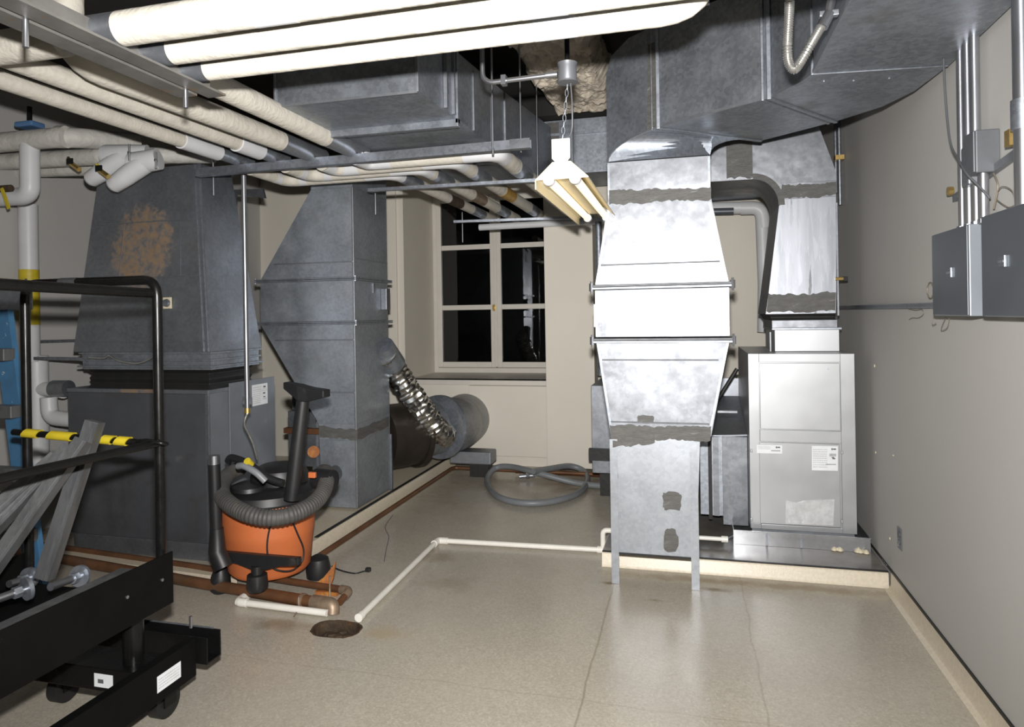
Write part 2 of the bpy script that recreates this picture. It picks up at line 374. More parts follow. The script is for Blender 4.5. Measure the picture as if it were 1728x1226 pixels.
def struct(name, bm, m, parent=None, **k): return obj(name, bm, m, parent, kind='structure' if not parent else None, **k)
def bolt_head(bm, p, d, r=.008, h=.006): return cyl(bm, p, V(p)+V(d)*h, r, 6)

XL, XR, YB, YF, ZC = -4.55, 1.02, 6.55, -2.6, 3.22

# ================================================================== SETTING
# floor with a drain cut into it
bm = B(); dc = V((-1.672, 2.972, 0)); n = 32
hole, rim = [], []
rnd = random.Random(3)
for i in range(n):
    a = 2*PI*i/n; cx_, sy_ = math.cos(a), math.sin(a)
    px = .125*math.copysign(abs(cx_)**.75, cx_); py = (.075 if sy_ > 0 else .105)*math.copysign(abs(sy_)**.85, sy_)
    hole.append(dc+V((px+rnd.uniform(-.004, .004), py+rnd.uniform(-.004, .004), 0)))
    k = max(abs(cx_), abs(sy_)); rim.append(dc+V((.3*cx_/k, .3*sy_/k, 0)))
hv = [bm.verts.new(p) for p in hole]; rv = [bm.verts.new(p) for p in rim]; bv = [bm.verts.new(p-V((0, 0, .07))) for p in hole]
for i in range(n):
    j = (i+1) % n; bm.faces.new((hv[i], hv[j], rv[j], rv[i])); bm.faces.new((bv[i], bv[j], hv[j], hv[i]))
bm.faces.new(bv)
x0, x1, y0, y1 = dc.x-.3, dc.x+.3, dc.y-.3, dc.y+.3
def fq(a, b, c, d):
    bm.faces.new([bm.verts.new((*p, 0)) for p in (a, b, c, d)])
fq((XL-.1, YF-.1), (XR+.1, YF-.1), (XR+.1, y0), (XL-.1, y0)); fq((XL-.1, y1), (XR+.1, y1), (XR+.1, YB+.1), (XL-.1, YB+.1))
fq((XL-.1, y0), (x0, y0), (x0, y1), (XL-.1, y1)); fq((x1, y0), (XR+.1, y0), (XR+.1, y1), (x1, y1))
fl = struct('floor', bm, floor_m)
bmesh_drain = B()
for i in range(14):
    a = random.uniform(0, 2*PI); r = random.uniform(0, .07)
    p = dc+V((r*1.2*math.cos(a), r*.7*math.sin(a), -.06))
    lathe(bmesh_drain, [(.03, 0), (.034, .012), (.018, random.uniform(.02, .035))], p, 7)
dr = thing('floor_drain', 'rusty ragged floor drain opening beside the white pipe end', 'drain', dc)
obj('rust_scale', bmesh_drain, rust, dr, kind='stuff')
bm = B()
inner = [p-V((0, 0, .002)) for p in hole]; o2 = [dc+(p-dc)*.93-V((0, 0, .002)) for p in hole]
loft(bm, [[p+V((0, 0, .004)) for p in inner], [p+V((0, 0, .002)) for p in o2], [p-V((0, 0, .065)) for p in o2], [p-V((0, 0, .065)) for p in inner]], closed=True)
obj('drain_rim', bm, rust, dr, smooth=40)
obj('drain_bottom', slab(B(), [p-V((0, 0, .066)) for p in o2], V((0, 0, .008))), rust, dr)

struct('ceiling', bx(XL-.1, XR+.1, YF-.1, YB+1.1, ZC, ZC+.1), black_ceiling)
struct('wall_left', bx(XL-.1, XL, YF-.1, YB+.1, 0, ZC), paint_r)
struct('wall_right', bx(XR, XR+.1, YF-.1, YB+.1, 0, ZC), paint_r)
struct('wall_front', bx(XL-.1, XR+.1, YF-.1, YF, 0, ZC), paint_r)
# back wall with deep window recess
WX0, WX1, WZ0, WZ1, WY = -2.86, -1.36, .845, 2.95, 7.38
bm = B(); box(bm, XL-.1, WX0, YB, YB+.12, 0, ZC); box(bm, WX1, XR+.1, YB, YB+.12, 0, ZC)
box(bm, WX0, WX1, YB, YB+.12, WZ1, ZC); box(bm, WX0, WX1, YB, YB+.12, 0, WZ0)
box(bm, WX0-.12, WX0, YB+.12, WY+.15, WZ0-.1, ZC); box(bm, WX1, WX1+.12, YB+.12, WY+.15, WZ0-.1, ZC)
box(bm, WX0, WX1, YB+.12, WY+.15, WZ1, WZ1+.1)
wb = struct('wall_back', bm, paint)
struct('trim_1', bx(WX0, WX1, YB-.015, WY+.1, WZ0-.05, WZ0), trimw, bevel=.004)          # deep sill
# wall panel under the sill, boxed pipe chase beside the window
struct('trim_2', bx(-2.16, -1.33, YB-.05, YB-.002, .10, WZ0-.051), paint, bevel=.003)
struct('trim_3', bx(-1.325, -.865, 6.30, YB-.003, .055, 2.9), paint, bevel=.003)
# shallow wall corner strip left of recess
struct('trim_4', bx(-3.06, -2.93, YB-.03, YB-.003, .02, 2.9), paint, bevel=.003)
# cove base at right wall, dark joint above it
bm = B(); prof = [(XR+.001, .001), (XR-.042, .001), (XR-.020, .010), (XR-.010, .028), (XR-.008, .092), (XR+.001, .092)]
loft(bm, [[V((x, y, z)) for x, z in prof] for y in (YF+.05, 4.02)])
struct('baseboard_right', bm, padm, smooth=30)
struct('trim_5', bx(XR-.006, XR+.001, YF+.05, 5.2, .093, .106), rubber)
# left pad seen in the rear
win = thing('window_1', 'tall white casement window with dark panes in deep recess', 'window', V(((WX0+WX1)/2, WY, WZ0)))
win['kind'] = 'structure'
def wframe(x0, x1, z0, z1, w_, y0=WY, y1=WY+.06):
    bm = B(); box(bm, x0, x0+w_, y0, y1, z0, z1); box(bm, x1-w_, x1, y0, y1, z0, z1)
    box(bm, x0+w_, x1-w_, y0, y1, z0, z0+w_*1.1); box(bm, x0+w_, x1-w_, y0, y1, z1-w_, z1); return bm
obj('window_frame', wframe(WX0, WX1, WZ0, 2.84, .05), trimw, win, bevel=.004)
obj('window_head', bx(WX0, WX1, WY, WY+.08, 2.84, WZ1), trimw, win)
mid = -2.108; rows = [(.92, 1.55), (1.62, 2.235), (2.30, 2.78)]
for x0, x1 in ((WX0+.05, mid-.005), (mid+.005, WX1-.05)):
    sash = obj('sash', wframe(x0, x1, WZ0+.06, 2.84, .058, WY-.02, WY+.03), trimw, win, bevel=.006)
    gx0, gx1 = x0+.058, x1-.058
    for zz in (1.585, 2.268):
        obj('glazing_bar', bx(gx0, gx1, WY-.015, WY+.02, zz-.028, zz+.028), trimw, sash, bevel=.004)
    for z0, z1 in ((WZ0+.12, 1.557), (1.613, 2.24), (2.296, 2.782)):
        obj('pane', bx(gx0-.004, gx1+.004, WY+.002, WY+.007, z0-.004, z1+.004), gl, sash)
obj('centre_cover_strip', bx(mid-.02, mid+.02, WY-.035, WY-.02, WZ0+.07, 2.83), trimw, win, bevel=.004)
bm = B(); p = aY(834, 519, WY-.04); box(bm, p.x-.018, p.x+.018, p.y-.01, p.y+.005, p.z-.035, p.z+.035); cyl(bm, p+V((0, -.01, 0)), p+V((0, -.035, 0)), .012, 10)
obj('window_latch', bm, brass, win, bevel=.003)
# night outside: a black backdrop added so the panes look dark
struct('outside_backdrop', bx(-6, 3, 11, 11.1, -1, 6), black_ceiling)

# wall marks: small plaster plugs on the right wall
for i, (px, py, r) in enumerate(((1476, 617, .009), (1478, 763, .007), (1502, 908, .007), (1508, 768, .004))):
    p = aX(px, py, XR); obj('wall_anchor', cyl(B(), p, p-V((.004, 0, 0)), r, 9), ivory, None, label=['pale round wall anchor high beside the silver cabinet', 'small grey wall anchor halfway down the right wall', 'pale wall anchor just left of the low wall outlet', 'tiny plug hole mark right of the middle anchor'][i], cat='wall anchor')

# ceiling joists (dark) and fireproofed beam
bm = B(); nx, ny = 26, 150
def fpz(x, y):
    q = V((x*7, y*7, 0)); e = min(x+1.0, -.50-x)
    return 3.02 + .035*noise.noise(q) + .03*noise.noise(q*3.1) + .016*noise.noise(q*8.3) + .10*max(0, 1-e/.06)
gv = []
for j_ in range(ny+1):
    row = []
    for i_ in range(nx+1):
        x, y = -1.0+.5*i_/nx, 2.3+2.8*j_/ny; xx = x+(.035*noise.noise(V((y*9, x*3, 2)))+.02*noise.noise(V((y*27, x*3, 5)))) 
        row.append(bm.verts.new((xx, y+.01*noise.noise(V((x*30, y*30, 4))), fpz(x, y))))
    gv.append(row)
for j_ in range(ny):
    for i_ in range(nx): bm.faces.new((gv[j_][i_], gv[j_][i_+1], gv[j_+1][i_+1], gv[j_+1][i_]))
for row in (list(reversed([r[0] for r in gv])), [r[-1] for r in gv], gv[0], list(reversed(gv[-1]))):
    tp = [bm.verts.new((v.co.x, v.co.y, 3.21)) for v in row]
    for k in range(len(row)-1): bm.faces.new((row[k], row[k+1], tp[k+1], tp[k]))
obj('fireproofed_beam', bm, fireproof, None, label='crumbling sprayed fireproofing coat on the ceiling beam above the hanging lamp', cat='beam', kind='stuff')
for i, y in enumerate((.6, 5.25)):
    obj('ceiling_beam', bx(-4.5, XR-.02 if i else XR-.02, y, y+.14, 3.05, 3.21), black_ceiling, None, bevel=.004,
        label=['black painted ceiling beam above the near white pipes', 'black painted ceiling beam deep above the long overhead duct'][i], cat='beam')

# ================================================================== RIGHT PAD, TRAY, SILVER CABINET
pad = thing('equipment_pad', 'raised cream edged concrete pad under the silver cabinet and tray', 'pad', V((.25, 5.2, 0)))
bm = B(); prof = [(4.035, .0005), (4.048, .02), (4.052, .070), (4.062, .082), (6.2, .082), (6.2, .0005)]
loft(bm, [[V((x, y, z)) for y, z in prof] for x in (-.53, XR-.012)])
obj('curb', bm, padm, pad, smooth=50)
obj('pad_surface', bx(-.525, XR-.013, 4.062, 6.15, .0825, .088), padtop, pad)
obj('edge_joint', bx(-.528, XR-.013, 4.048, 4.062, .083, .089), rubber, pad)
tray = thing('drip_tray', 'shallow galvanised drip tray on the pad under the silver cabinet', 'tray', V((.62, 4.8, .089)))
x0, x1, y0, y1 = .235, .985, 4.34, 5.45
obj('tray_floor', bx(x0, x1, y0, y1, .089, .093), traym, tray)
for a in ((x0, x1, y0-.003, y0), (x0, x1, y1, y1+.003), (x0-.003, x0, y0, y1), (x1, x1+.003, y0, y1)):
    obj('tray_side', bx(*a, .089, .172), traym, tray)
bm = B(); box(bm, x0-.004, x1+.004, y0-.008, y0, .168, .174); obj('tray_lip', bm, traym, tray)
for px, h in ((1294, 0), (1352, 0)):
    p = aY(px, 915, y0-.004); obj('tray_seam', bx(p.x-.006, p.x+.006, y0-.006, y0-.003, .09, .17), galv_dull, tray)
for i, (px, py) in enumerate(((1411, 922), (1455, 926))):
    p = aZ(px, py+4, .09); bm = B(); rnd = random.Random(i)
    for k in range(5):
        c = p+V((rnd.uniform(-.03, .03), -.02+rnd.uniform(-.008, .008), 0)); lathe(bm, [(.018, 0), (.016, .008), (.006, rnd.uniform(.012, .03))], c, 8)
    obj('plaster_lump', bm, ivory, None, smooth=60, label=['larger broken lump of pale debris leaning on the tray front', 'smaller pale debris at the right end of the tray'][i], cat='debris')

ah = thing('heat_pump_cabinet', 'silver steel air unit cabinet with two front doors standing in drip tray', 'air unit', V((.64, 4.85, .093)))
cx0, cx1, cy0, cy1, cz0, cz1 = .338, .935, 4.42, 5.32, .165, 1.235
bm = B(); box(bm, cx0, cx1, cy0+.012, cy1, cz0, cz1)
obj('case', bm, cabinet_m, ah, bevel=.003)
bm = B(); fy0, fy1 = cy0-.002, cy0+.012
box(bm, cx0, cx0+.062, fy0, fy1, cz0, cz1); box(bm, cx1-.078, cx1, fy0, fy1, cz0, cz1)
box(bm, cx0+.062, cx1-.078, fy0, fy1, cz1-.052, cz1); box(bm, cx0+.062, cx1-.078, fy0, fy1, .700, .772); box(bm, cx0+.062, cx1-.078, fy0, fy1, cz0, .196)
obj('face_frame', bm, cabinet_m, ah, bevel=.002)
d1 = obj('upper_door', bx(cx0+.066, cx1-.082, fy0-.001, fy1-.002, .777, cz1-.057), cabinet_m, ah, bevel=.002)
d2 = obj('lower_door', bx(cx0+.056, cx1-.090, fy0-.004, fy1-.002, .200, .695), cabinet_m, ah, bevel=.002)
for px in (1297, 1397):
    p = aY(px, 622, fy0-.001); obj('screw', bolt_head(B(), p, (0, -1, 0), .007, .004), steel_d, d1)
for px, py in ((1268, 760), (1268, 876), (1421, 763), (1421, 880)):
    p = aY(px, py, fy0-.004); obj('door_clip', bx(p.x-.007, p.x+.007, fy0-.010, fy0-.003, p.z-.010, p.z+.010), cabinet_m, ah, bevel=.003)
for i in range(2): obj('mounting_rail', bx(cx0+.01, cx1-.01, cy0+.02+i*.75, cy0+.07+i*.75, .093, .165), galv_old, ah)
def sheet(parent, c00, c10, c01, nrm, marks, name='label_sheet', m=None, lbl=None):
    """flat sheet of printed paper; marks = (u0,u1,v0,v1,mat)"""
    ex, ez = c10-c00, c01-c00; nn = V(nrm)
    s = obj(name, slab(B(), [c00, c10, c10+ez, c01], nn*.0008), m or label_m, parent, label=lbl)
    by = {}
    for u0, u1, v0, v1, mt in marks:
        b_ = by.setdefault(mt.name, (B(), mt))[0]
        q = [c00+ex*u+ez*v+nn*.0008 for u, v in ((u0, v0), (u1, v0), (u1, v1), (u0, v1))]; slab(b_, q, nn*.0004)
    for b_, mt in by.values(): obj('printed_text', b_, mt, s)
    return s
def marks_rows(u0, u1, v0, v1, rows, mt, seed=0):
    rnd = random.Random(seed); out = []; dv = (v1-v0)/rows
    for r in range(rows):
        u = u0
        while u < u1-.02:
            w_ = rnd.uniform(.02, .07); out.append((u, min(u+w_, u1), v0+r*dv+dv*.25, v0+r*dv+dv*.7, mt)); u += w_+.015
    return out
yy = fy0-.0045
def fp(px, py): return aY(px, py, yy)
MK1 = [(.75, .80, .62, .85, ink), (.81, .92, .66, .82, ink)] + [(.57+.018*k, .58+.018*k, .25, .40, ink) for k in range(20)] + marks_rows(.05, .55, .45, .85, 3, ink_l, 1)
sheet(d2, fp(1277, 764), fp(1320, 765), fp(1277, 750), (0, -1, 0), MK1, lbl='small wide white printed label')
MK2 = [(.75, .80, .84, .92, ink), (.81, .93, .85, .91, ink), (.76, .86, .52, .56, ink), (.79, .90, .47, .52, ink)] + \
      [(.68+.026*k, .693+.026*k, .58, .70, ink) for k in range(10)] + [(.55+.024*k, .563+.024*k, .23, .28, ink) for k in range(16)] + \
      marks_rows(.05, .6, .1, .9, 9, ink_l, 2)
sheet(d2, fp(1370, 793), fp(1414, 794), fp(1370, 752), (0, -1, 0), MK2, lbl='square white printed label')
obj('document_pocket', slab(B(), [fp(1325, 883), fp(1406, 886), fp(1408, 842), fp(1360, 844), fp(1345, 848), fp(1326, 843)], V((0, -.004, 0))), plastic_clear, d2, label='crinkled clear plastic document pocket')

# plenum and return duct above the silver cabinet
rd = thing('return_duct', 'tall galvanised duct rising from the silver cabinet to an elbow', 'duct', V((.68, 4.9, cz1)))
Yp = 4.62
obj('plenum_box', bx(.515, .895, Yp, 5.15, cz1+.001, 1.375), cabinet_m, rd, bevel=.004)
obj('plenum_flange', bx(.50, .905, Yp-.012, 5.16, 1.375, 1.385), galv_dull, rd)
obj('plenum_collar', bx(.50, .885, Yp, 5.15, 1.385, 1.435), galv_bright, rd, bevel=.003)
bm = B(); loft(bm, [rect(.50, .88, Yp+.01, 5.14, 1.435), rect(.49, .87, Yp+.025, 5.12, 1.452), rect(.475, .875, Yp+.008, 5.13, 1.475)])
obj('flexible_connector', bm, rubber, rd, bevel=.006)
def P_(px, py): return aY(px, py, Yp)
secs = [(1.475, .465, .875), (1.60, .483, .880), (2.20, .560, .888)]
bm = B(); loft(bm, [rect(a, b, Yp, 5.15, z) for z, a, b in secs]); obj('tapered_section', bm, galv_streak, rd)
bm = B(); loft(bm, [rect(.560, .888, Yp, 5.15, 2.201), rect(.575, .888, Yp, 5.15, 2.30)]); obj('upper_section', bm, galv_bright, rd)
# elbow to the left with curved throat and clipped heel
front = [V((.575, Yp, 2.15))]
for k in range(7):
    a = PI/2*k/6; front.append(V((.40+.155*math.cos(a), Yp, 2.165+.175*math.sin(a))))
front += [V((.02, Yp, 2.34)), V((.02, Yp, 2.78)), V((.77, Yp, 2.72)), V((.888, Yp, 2.36)), V((.888, Yp, 2.301)), V((.575, Yp, 2.301))]
front = front[1:]; front = [V((.56, Yp, 2.16))]+front
ff = [p for p in front]
# build as slab from the front plane backwards
bm = slab(B(), ff, V((0, .53, 0))); obj('elbow', bm, galv_bright, rd, smooth=25)
for z0, z1, sd in ((2.205, 2.29, 1), (1.485, 1.60, 2)):
    i = 0 if z0 > 2 else 1
    a0 = V((.565 if z0 > 2 else .468, Yp-.0005, z0)); a1 = V((.889 if z0 > 2 else .872, Yp-.0005, z0))
    b0 = V((.574 if z0 > 2 else .483, Yp-.0005, z1)); b1 = V((.889 if z0 > 2 else .878, Yp-.0005, z1))
    obj('mastic_band', ragged(B(), a0, a1, b1, b0, V((0, -.003, 0)), 24, .008, sd), mastic, rd)
c = V((.30, Yp-.0005, 0)); obj('mastic_band', ragged(B(), V((.24, Yp-.001, 2.35)), V((.40, Yp-.001, 2.35)), V((.40, Yp-.001, 2.60)), V((.24, Yp-.001, 2.60)), V((0, -.003, 0)), 10, .01, 5), mastic, rd)
# throat mastic along the curve
bm = B(); pr = [V((.40+.155*math.cos(PI/2*k/10), 0, 2.165+.175*math.sin(PI/2*k/10))) for k in range(11)]
loft(bm, [[V((.40+(.155+d)*math.cos(PI/2*k/10), y, 2.165+(.175+d)*math.sin(PI/2*k/10))) for d, y in ((-.003, Yp-.003), (.035, Yp-.003), (.035, Yp-.0005), (-.003, Yp-.0005))] for k in range(11)])
obj('throat_seal', bm, mastic, rd)
obj('seam_strip', bx(.884, .894, Yp-.006, Yp+.003, 1.46, 2.16), galv_bright, rd)
obj('corner_bracket', bx(.486, .494, Yp-.004, Yp, 1.238, 1.36), galv_bright, rd)
p = P_(1420, 470); bm = B(); cyl(bm, p-V((.035, 0, 0)), p+V((.01, 0, 0)), .012, 10); obj('brass_probe', bm, brass, rd); obj('probe_cap', bx(p.x+.01, p.x+.034, p.y-.012, p.y+.012, p.z-.014, p.z+.014), blackp, rd)

# duct joining the cabinet side to the main riser
jd = thing('side_duct', 'low galvanised duct box joining the riser to the silver cabinet', 'duct', V((.2, 4.85, .14)))
obj('duct_box', bx(.182, cx0-.002, 4.55, 5.3, .137, .70), galv_bright, jd, bevel=.002)
bm = B(); loft(bm, [[V((.06, 4.56, .69)), V((cx0-.002, 4.56, .705)), V((cx0-.002, 5.30, .86)), V((.06, 5.30, .86))], [V((.06, 4.56, .70)), V((cx0-.002, 4.56, .715)), V((cx0-.002, 5.30, .87)), V((.06, 5.30, .87))]])
obj('sloping_top', bm, galv_old, jd)
obj('flange', bx(.118, .182, 4.53, 4.56, .20, .70), galv_dull, jd)
obj('flange', bx(.125, .160, 4.52, 4.53, .20, .70), galv_bright, jd)
obj('flexible_collar', bx(.095, .118, 4.57, 5.25, .16, .68), rubber, jd)
obj('duct_stub', bx(.045, .095, 4.54, 5.25, .20, .665), galv_dull, jd)
obj('back_wall_panel', bx(.05, cx0-.002, 5.31, 5.34, .2, 1.0), galv_old, jd)
obj('joint_strip', bx(.17, .30, 4.9, 4.93, .80, .815), galv_bright, jd)
# white drain pipe from the tray
t = thing('condensate_pipe', 'short white plastic drain pipe entering the drip tray', 'pipe', V((.12, 4.25, .10)))
p = aY(1181, 907, 4.28); q = aY(1232, 910, 4.28); r0 = .012
obj('pipe', cyl(B(), p-V((.16, 0, 0)), q-V((.02, 0, 0)), .013, 14), pvc, t, smooth=40)
obj('union', cyl(B(), q-V((.05, 0, 0)), q-V((.012, 0, 0)), .019, 14), pvc, t, smooth=40)
obj('nipple', cyl(B(), q-V((.02, 0, 0)), V((.236, q.y+.075, q.z)), .006, 10), steel, t, smooth=40)

# ================================================================== MAIN RISER
mr = thing('main_duct_riser', 'large bright galvanised duct riser on four angle legs, bulging at mid height', 'duct', V((-.19, 4.05, 0)))
Y0, Y1 = 3.80, 4.28
def sec(name, z0, a0, b0, z1, a1, b1, m=galv_bright, yb=Y1, y0=Y0):
    return obj(name, loft(B(), [rect(a0, b0, y0, yb, z0), rect(a1, b1, y0, yb, z1)]), m, mr)
sec('lower_section', .172, -.425, .012, .83, -.430, .04, galv)
sec('lower_taper', .831, -.440, .098, 1.335, -.508, .196, galv_bright)
sec('middle_section', 1.366, -.512, .200, 1.625, -.512, .200)
sec('upper_taper', 1.656, -.510, .198, 2.12, -.432, .114)
sec('top_collar', 2.121, -.432, .112, 2.33, -.432, .115)
for z, a, b in ((1.345, -.525, .213), (1.642, -.525, .213)):
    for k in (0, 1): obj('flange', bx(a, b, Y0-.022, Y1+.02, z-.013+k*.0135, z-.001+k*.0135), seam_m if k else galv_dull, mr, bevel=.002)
    for x in (a-.006, b+.006):
        bm = B(); cyl(bm, V((x, Y0-.01, z-.022)), V((x, Y0-.01, z+.022)), .013, 8); cyl(bm, V((x, Y0-.01, z-.034)), V((x, Y0-.01, z+.034)), .006, 8)
        obj('corner_bolt', bm, steel, mr, smooth=40)
def zz_(px, py): return aY(px, py, Y0).z
for py, l, r in ((446, 1013, 1216), (606, 1015, 1214), (712, 1030, 1198)):
    a = aY(l, py, Y0); b = aY(r, py+(-4 if py == 446 else 2), Y0); z = (a.z+b.z)/2
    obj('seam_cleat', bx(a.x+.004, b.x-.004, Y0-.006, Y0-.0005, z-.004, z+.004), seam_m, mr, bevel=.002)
m0 = V((0, -.0035, 0))
for (za, xa, xb, zb2, xc, xd) in ((.86, -.44, .098, 1.33, -.508, .196), (1.37, -.512, .2, 1.62, -.512, .2), (1.66, -.510, .198, 2.08, -.432, .114), (2.15, -.432, .114, 2.325, -.432, .115)):
    for a_, c_, sg in ((xa, xc, 1), (xb, xd, -1)):
        obj('edge_seam', loft(B(), [rect(min(a_, a_+sg*.012), max(a_, a_+sg*.012), Y0-.004, Y0-.0003, za), rect(min(c_, c_+sg*.012), max(c_, c_+sg*.012), Y0-.004, Y0-.0003, zb2)]), galv_dull, mr)
obj('mastic_band', ragged(B(), aY(1028, 345, Y0-.001), aY(1200, 336, Y0-.001), aY(1200, 316, Y0-.001), aY(1028, 321, Y0-.001), m0, 40, .006, 11), mastic, mr)
obj('mastic_band', ragged(B(), aY(1031, 743, Y0-.001), aY(1199, 741, Y0-.001), aY(1200, 720, Y0-.001), aY(1029, 717, Y0-.001), m0, 40, .007, 12), mastic, mr)
obj('mastic_band', ragged(B(), aY(1034, 757, Y0-.003), aY(1105, 749, Y0-.003), aY(1105, 738, Y0-.003), aY(1034, 740, Y0-.003), m0, 16, .008, 15), mastic, mr)
ex, ez = V((1, 0, 0)), V((0, 0, 1))
for px, py, w_, h, sd, sq in ((1134, 845, .050, .050, 1, .5), (1132, 912, .038, .066, 2, .75), (1090, 707, .045, .022, 3, .5), (1040, 802, .011, .020, 4, .9), (1038, 783, .010, .012, 5, .9)):
    obj('mastic_patch', blob(B(), aY(px, py, Y0-.001), ex*w_, ez*h, m0, 26, .10, sd, sq), mastic, mr)
for px, py in ((1127, 360), (1195, 430), (1078, 526), (1155, 526), (1213, 526), (1040, 547), (1103, 552), (1185, 549), (1165, 763)):
    obj('screw', bolt_head(B(), aY(px, py, Y0), (0, -1, 0), .006, .004), steel_d, mr)
def angle_leg(x, y, z0, z1, sx, sy):
    bm = B(); th = .004; w_ = .042
    a, b = sorted((x, x+sx*w_)); box(bm, a, b, min(y, y+sy*th), max(y, y+sy*th), z0, z1)
    a, b = sorted((x, x+sx*th)); y0_, y1_ = sorted((y+sy*th, y+sy*w_)); box(bm, a, b, y0_, y1_, z0, z1)
    obj('leg', bm, galv, mr)
angle_leg(-.444, Y0-.006, .001, .80, 1, 1); angle_leg(.026, Y0-.006, .001, .79, -1, 1)
angle_leg(-.440, Y1+.05, .0895, .80, 1, -1); angle_leg(.026, Y1+.05, .0895, .80, -1, -1)
obj('bottom_lip', bx(-.43, .015, Y0-.004, Y0, .165, .175), rubber, mr)
# back of the riser joins the side duct: gray access box on the left side
obj('left_side_tab', bx(-.535, -.515, Y0+.1, Y0+.25, 1.42, 1.55), galv, mr)

# big overhead elbow and trunk towards the camera along the right wall
zb, zt = 2.45, 2.98
Lp, Rp = [], []
K = 8
for k in range(K+1):
    a = PI/2*k/K; s = 1-math.cos(a); z = 2.335+(zb-2.335)*math.sin(a)
    Lp.append(V((-.432+(-.148+.432)*s, 3.80+(3.60-3.80)*s, z)))
    Rp.append(V((.115+(.40-.115)*s, 3.80+(4.06-3.80)*s, z)))
Lp += [V((-.148, 3.6, zt)), V((-.30, 3.708, zt-.01)), V((-.40, 3.778, zt-.07)), V((-.432, 3.80, zt-.16))]
Rp += [V((.40, 4.06, zt)), V((.28, 4.15, zt-.01)), V((.18, 4.22, zt-.07)), V((.115, 4.25, zt-.16))]
bm = loft(B(), [Lp, Rp]); tr = thing('overhead_trunk_duct', 'huge galvanised trunk duct curving overhead from the riser to the right wall', 'duct', V((.4, 3.2, zb)))
obj('turning_elbow', bm, galv_dull, tr, smooth=30)
def seg4(l0, r0, l1, r1, name, m=galv_dull):
    L0, R0, L1, R1 = (V((*p, 0)) for p in (l0, r0, l1, r1))
    up = lambda p, z: V((p.x, p.y, z))
    return obj(name, loft(B(), [[up(L0, zb), up(R0, zb), up(R0, zt), up(L0, zt)], [up(L1, zb), up(R1, zb), up(R1, zt), up(L1, zt)]]), m, tr)
seg4((-.147, 3.599), (.401, 4.059), (.361, 3.255), (.727, 3.767), 'trunk_section')
# gore section B->C with curved outer edge
Lc = [(.362, 3.254), (.425, 3.14), (.470, 3.05), (.493, 2.974)]; Rc = [(.728, 3.766), (.89, 3.56), (.965, 3.35), (.998, 3.03)]
bm = loft(B(), [[V((*l, zb)), V((*r, zb)), V((*r, zt)), V((*l, zt))] for l, r in zip(Lc, Rc)]); obj('gore_section', bm, galv_dull, tr, smooth=30)
seg4((.493, 2.973), (.998, 3.029), (.493, 1.75), (.998, 1.75), 'trunk_section')
seg4((.493, 1.749), (.998, 1.749), (.493, .4), (.998, .4), 'trunk_section')
# flanges / ribs
def rib(l, r, w_, h, m=galv_dull):
    a, b = V((*l, zb)), V((*r, zb))
    bar(bm_ := B(), a-V((0, 0, h/2)), b-V((0, 0, h/2)), w_, h); 
    d = (b-a).normalized()
    box(bm_, a.x-w_*.5, a.x+w_*.5, a.y-w_*.5, a.y+w_*.5, zb-h, zt); return obj('joint_rib', bm_, m, tr, bevel=.002)
rib((.355, 3.25), (.730, 3.772), .018, .008); rib((.33, 3.27), (.70, 3.79), .012, .006)
rib((.490, 2.973), (.994, 3.03), .010, .006); rib((-.145, 3.597), (.398, 4.057), .018, .008); rib((-.175, 3.62), (.37, 4.04), .010, .006)
bm = B()
for (a, b) in (((-.432, 3.8), (-.148, 3.6)), ((-.148, 3.6), (.361, 3.255)), ((.361, 3.255), (.47, 3.05)), ((.47, 3.05), (.493, 2.97)), ((.493, 2.97), (.493, .4))): 
    if a[0] > -.4: bar(bm, V((*a, zb+.006)), V((*b, zb+.006)), .008, .014)
obj('bottom_edge_seam', bm, galv, tr)
bm = B()
for k in range(K): bar(bm, Lp[k], Lp[k+1], .008, .010)
obj('throat_edge_seam', bm, galv, tr)
def onside(px, py):   # point on the left side plane of the trunk (through A and B)
    n_ = V((.345, .509, 0)).normalized(); d = ray(px, py); p0 = V((-.147, 3.599, 0)); t = (p0-V((0, 0, EYE))).dot(n_)/d.dot(n_); return V((0, 0, EYE))+d*t
nrm = -V((.345, .509, 0)).normalized()
obj('mastic_band', ragged(B(), onside(1092, 219), onside(1106, 213), onside(1108, 70), onside(1094, 75), nrm*.003, 4, .001, 3), mastic, tr)
obj('mastic_band', ragged(B(), onside(1294, 164), onside(1314, 158), onside(1318, 12), onside(1296, 12), nrm*.003, 4, .001, 4), mastic, tr)
for px, py in ((1390, 137), (1440, 136), (1500, 132)): 
    obj('screw', bolt_head(B(), aZ(px, py, zb), (0, 0, -1), .006, .004), steel_d, tr)
# flexible armoured conduit hanging in a loop by the trunk side
ac = thing('armoured_cable', 'looped silver armoured flexible cable hanging against the overhead trunk', 'cable', V((.38, 2.42, 2.45)))
pts = [aT(1333, -18, 2.2), aT(1332, 20, 2.2), aT(1329, 75, 2.2), aT(1331, 105, 2.2), aT(1340, 117, 2.2), aT(1352, 103, 2.2), aT(1370, 72, 2.2), aT(1384, 48, 2.2), aT(1389, 42, 2.2)]
sp_ = smooth_path(pts, 14)
obj('cable_sheath', tube(B(), sp_, .0135, 12, step=.004, rf=lambda i, n, p: .0135+(.0022 if i % 2 else -.0015)), insul, ac, smooth=60)
a, b = aT(1387, 46, 2.2), aT(1399, 22, 2.2); obj('connector', cyl(B(), a, b, .019, 12), steel, ac, smooth=40)
obj('clamp', bx(b.x-.03, b.x+.028, b.y-.012, b.y+.012, b.z-.012, b.z+.006), steel_d, ac, bevel=.002)
c = aT(1407, -20, 2.2); obj('rigid_end', cyl(B(), b, c, .0145, 12), steel, ac, smooth=40)

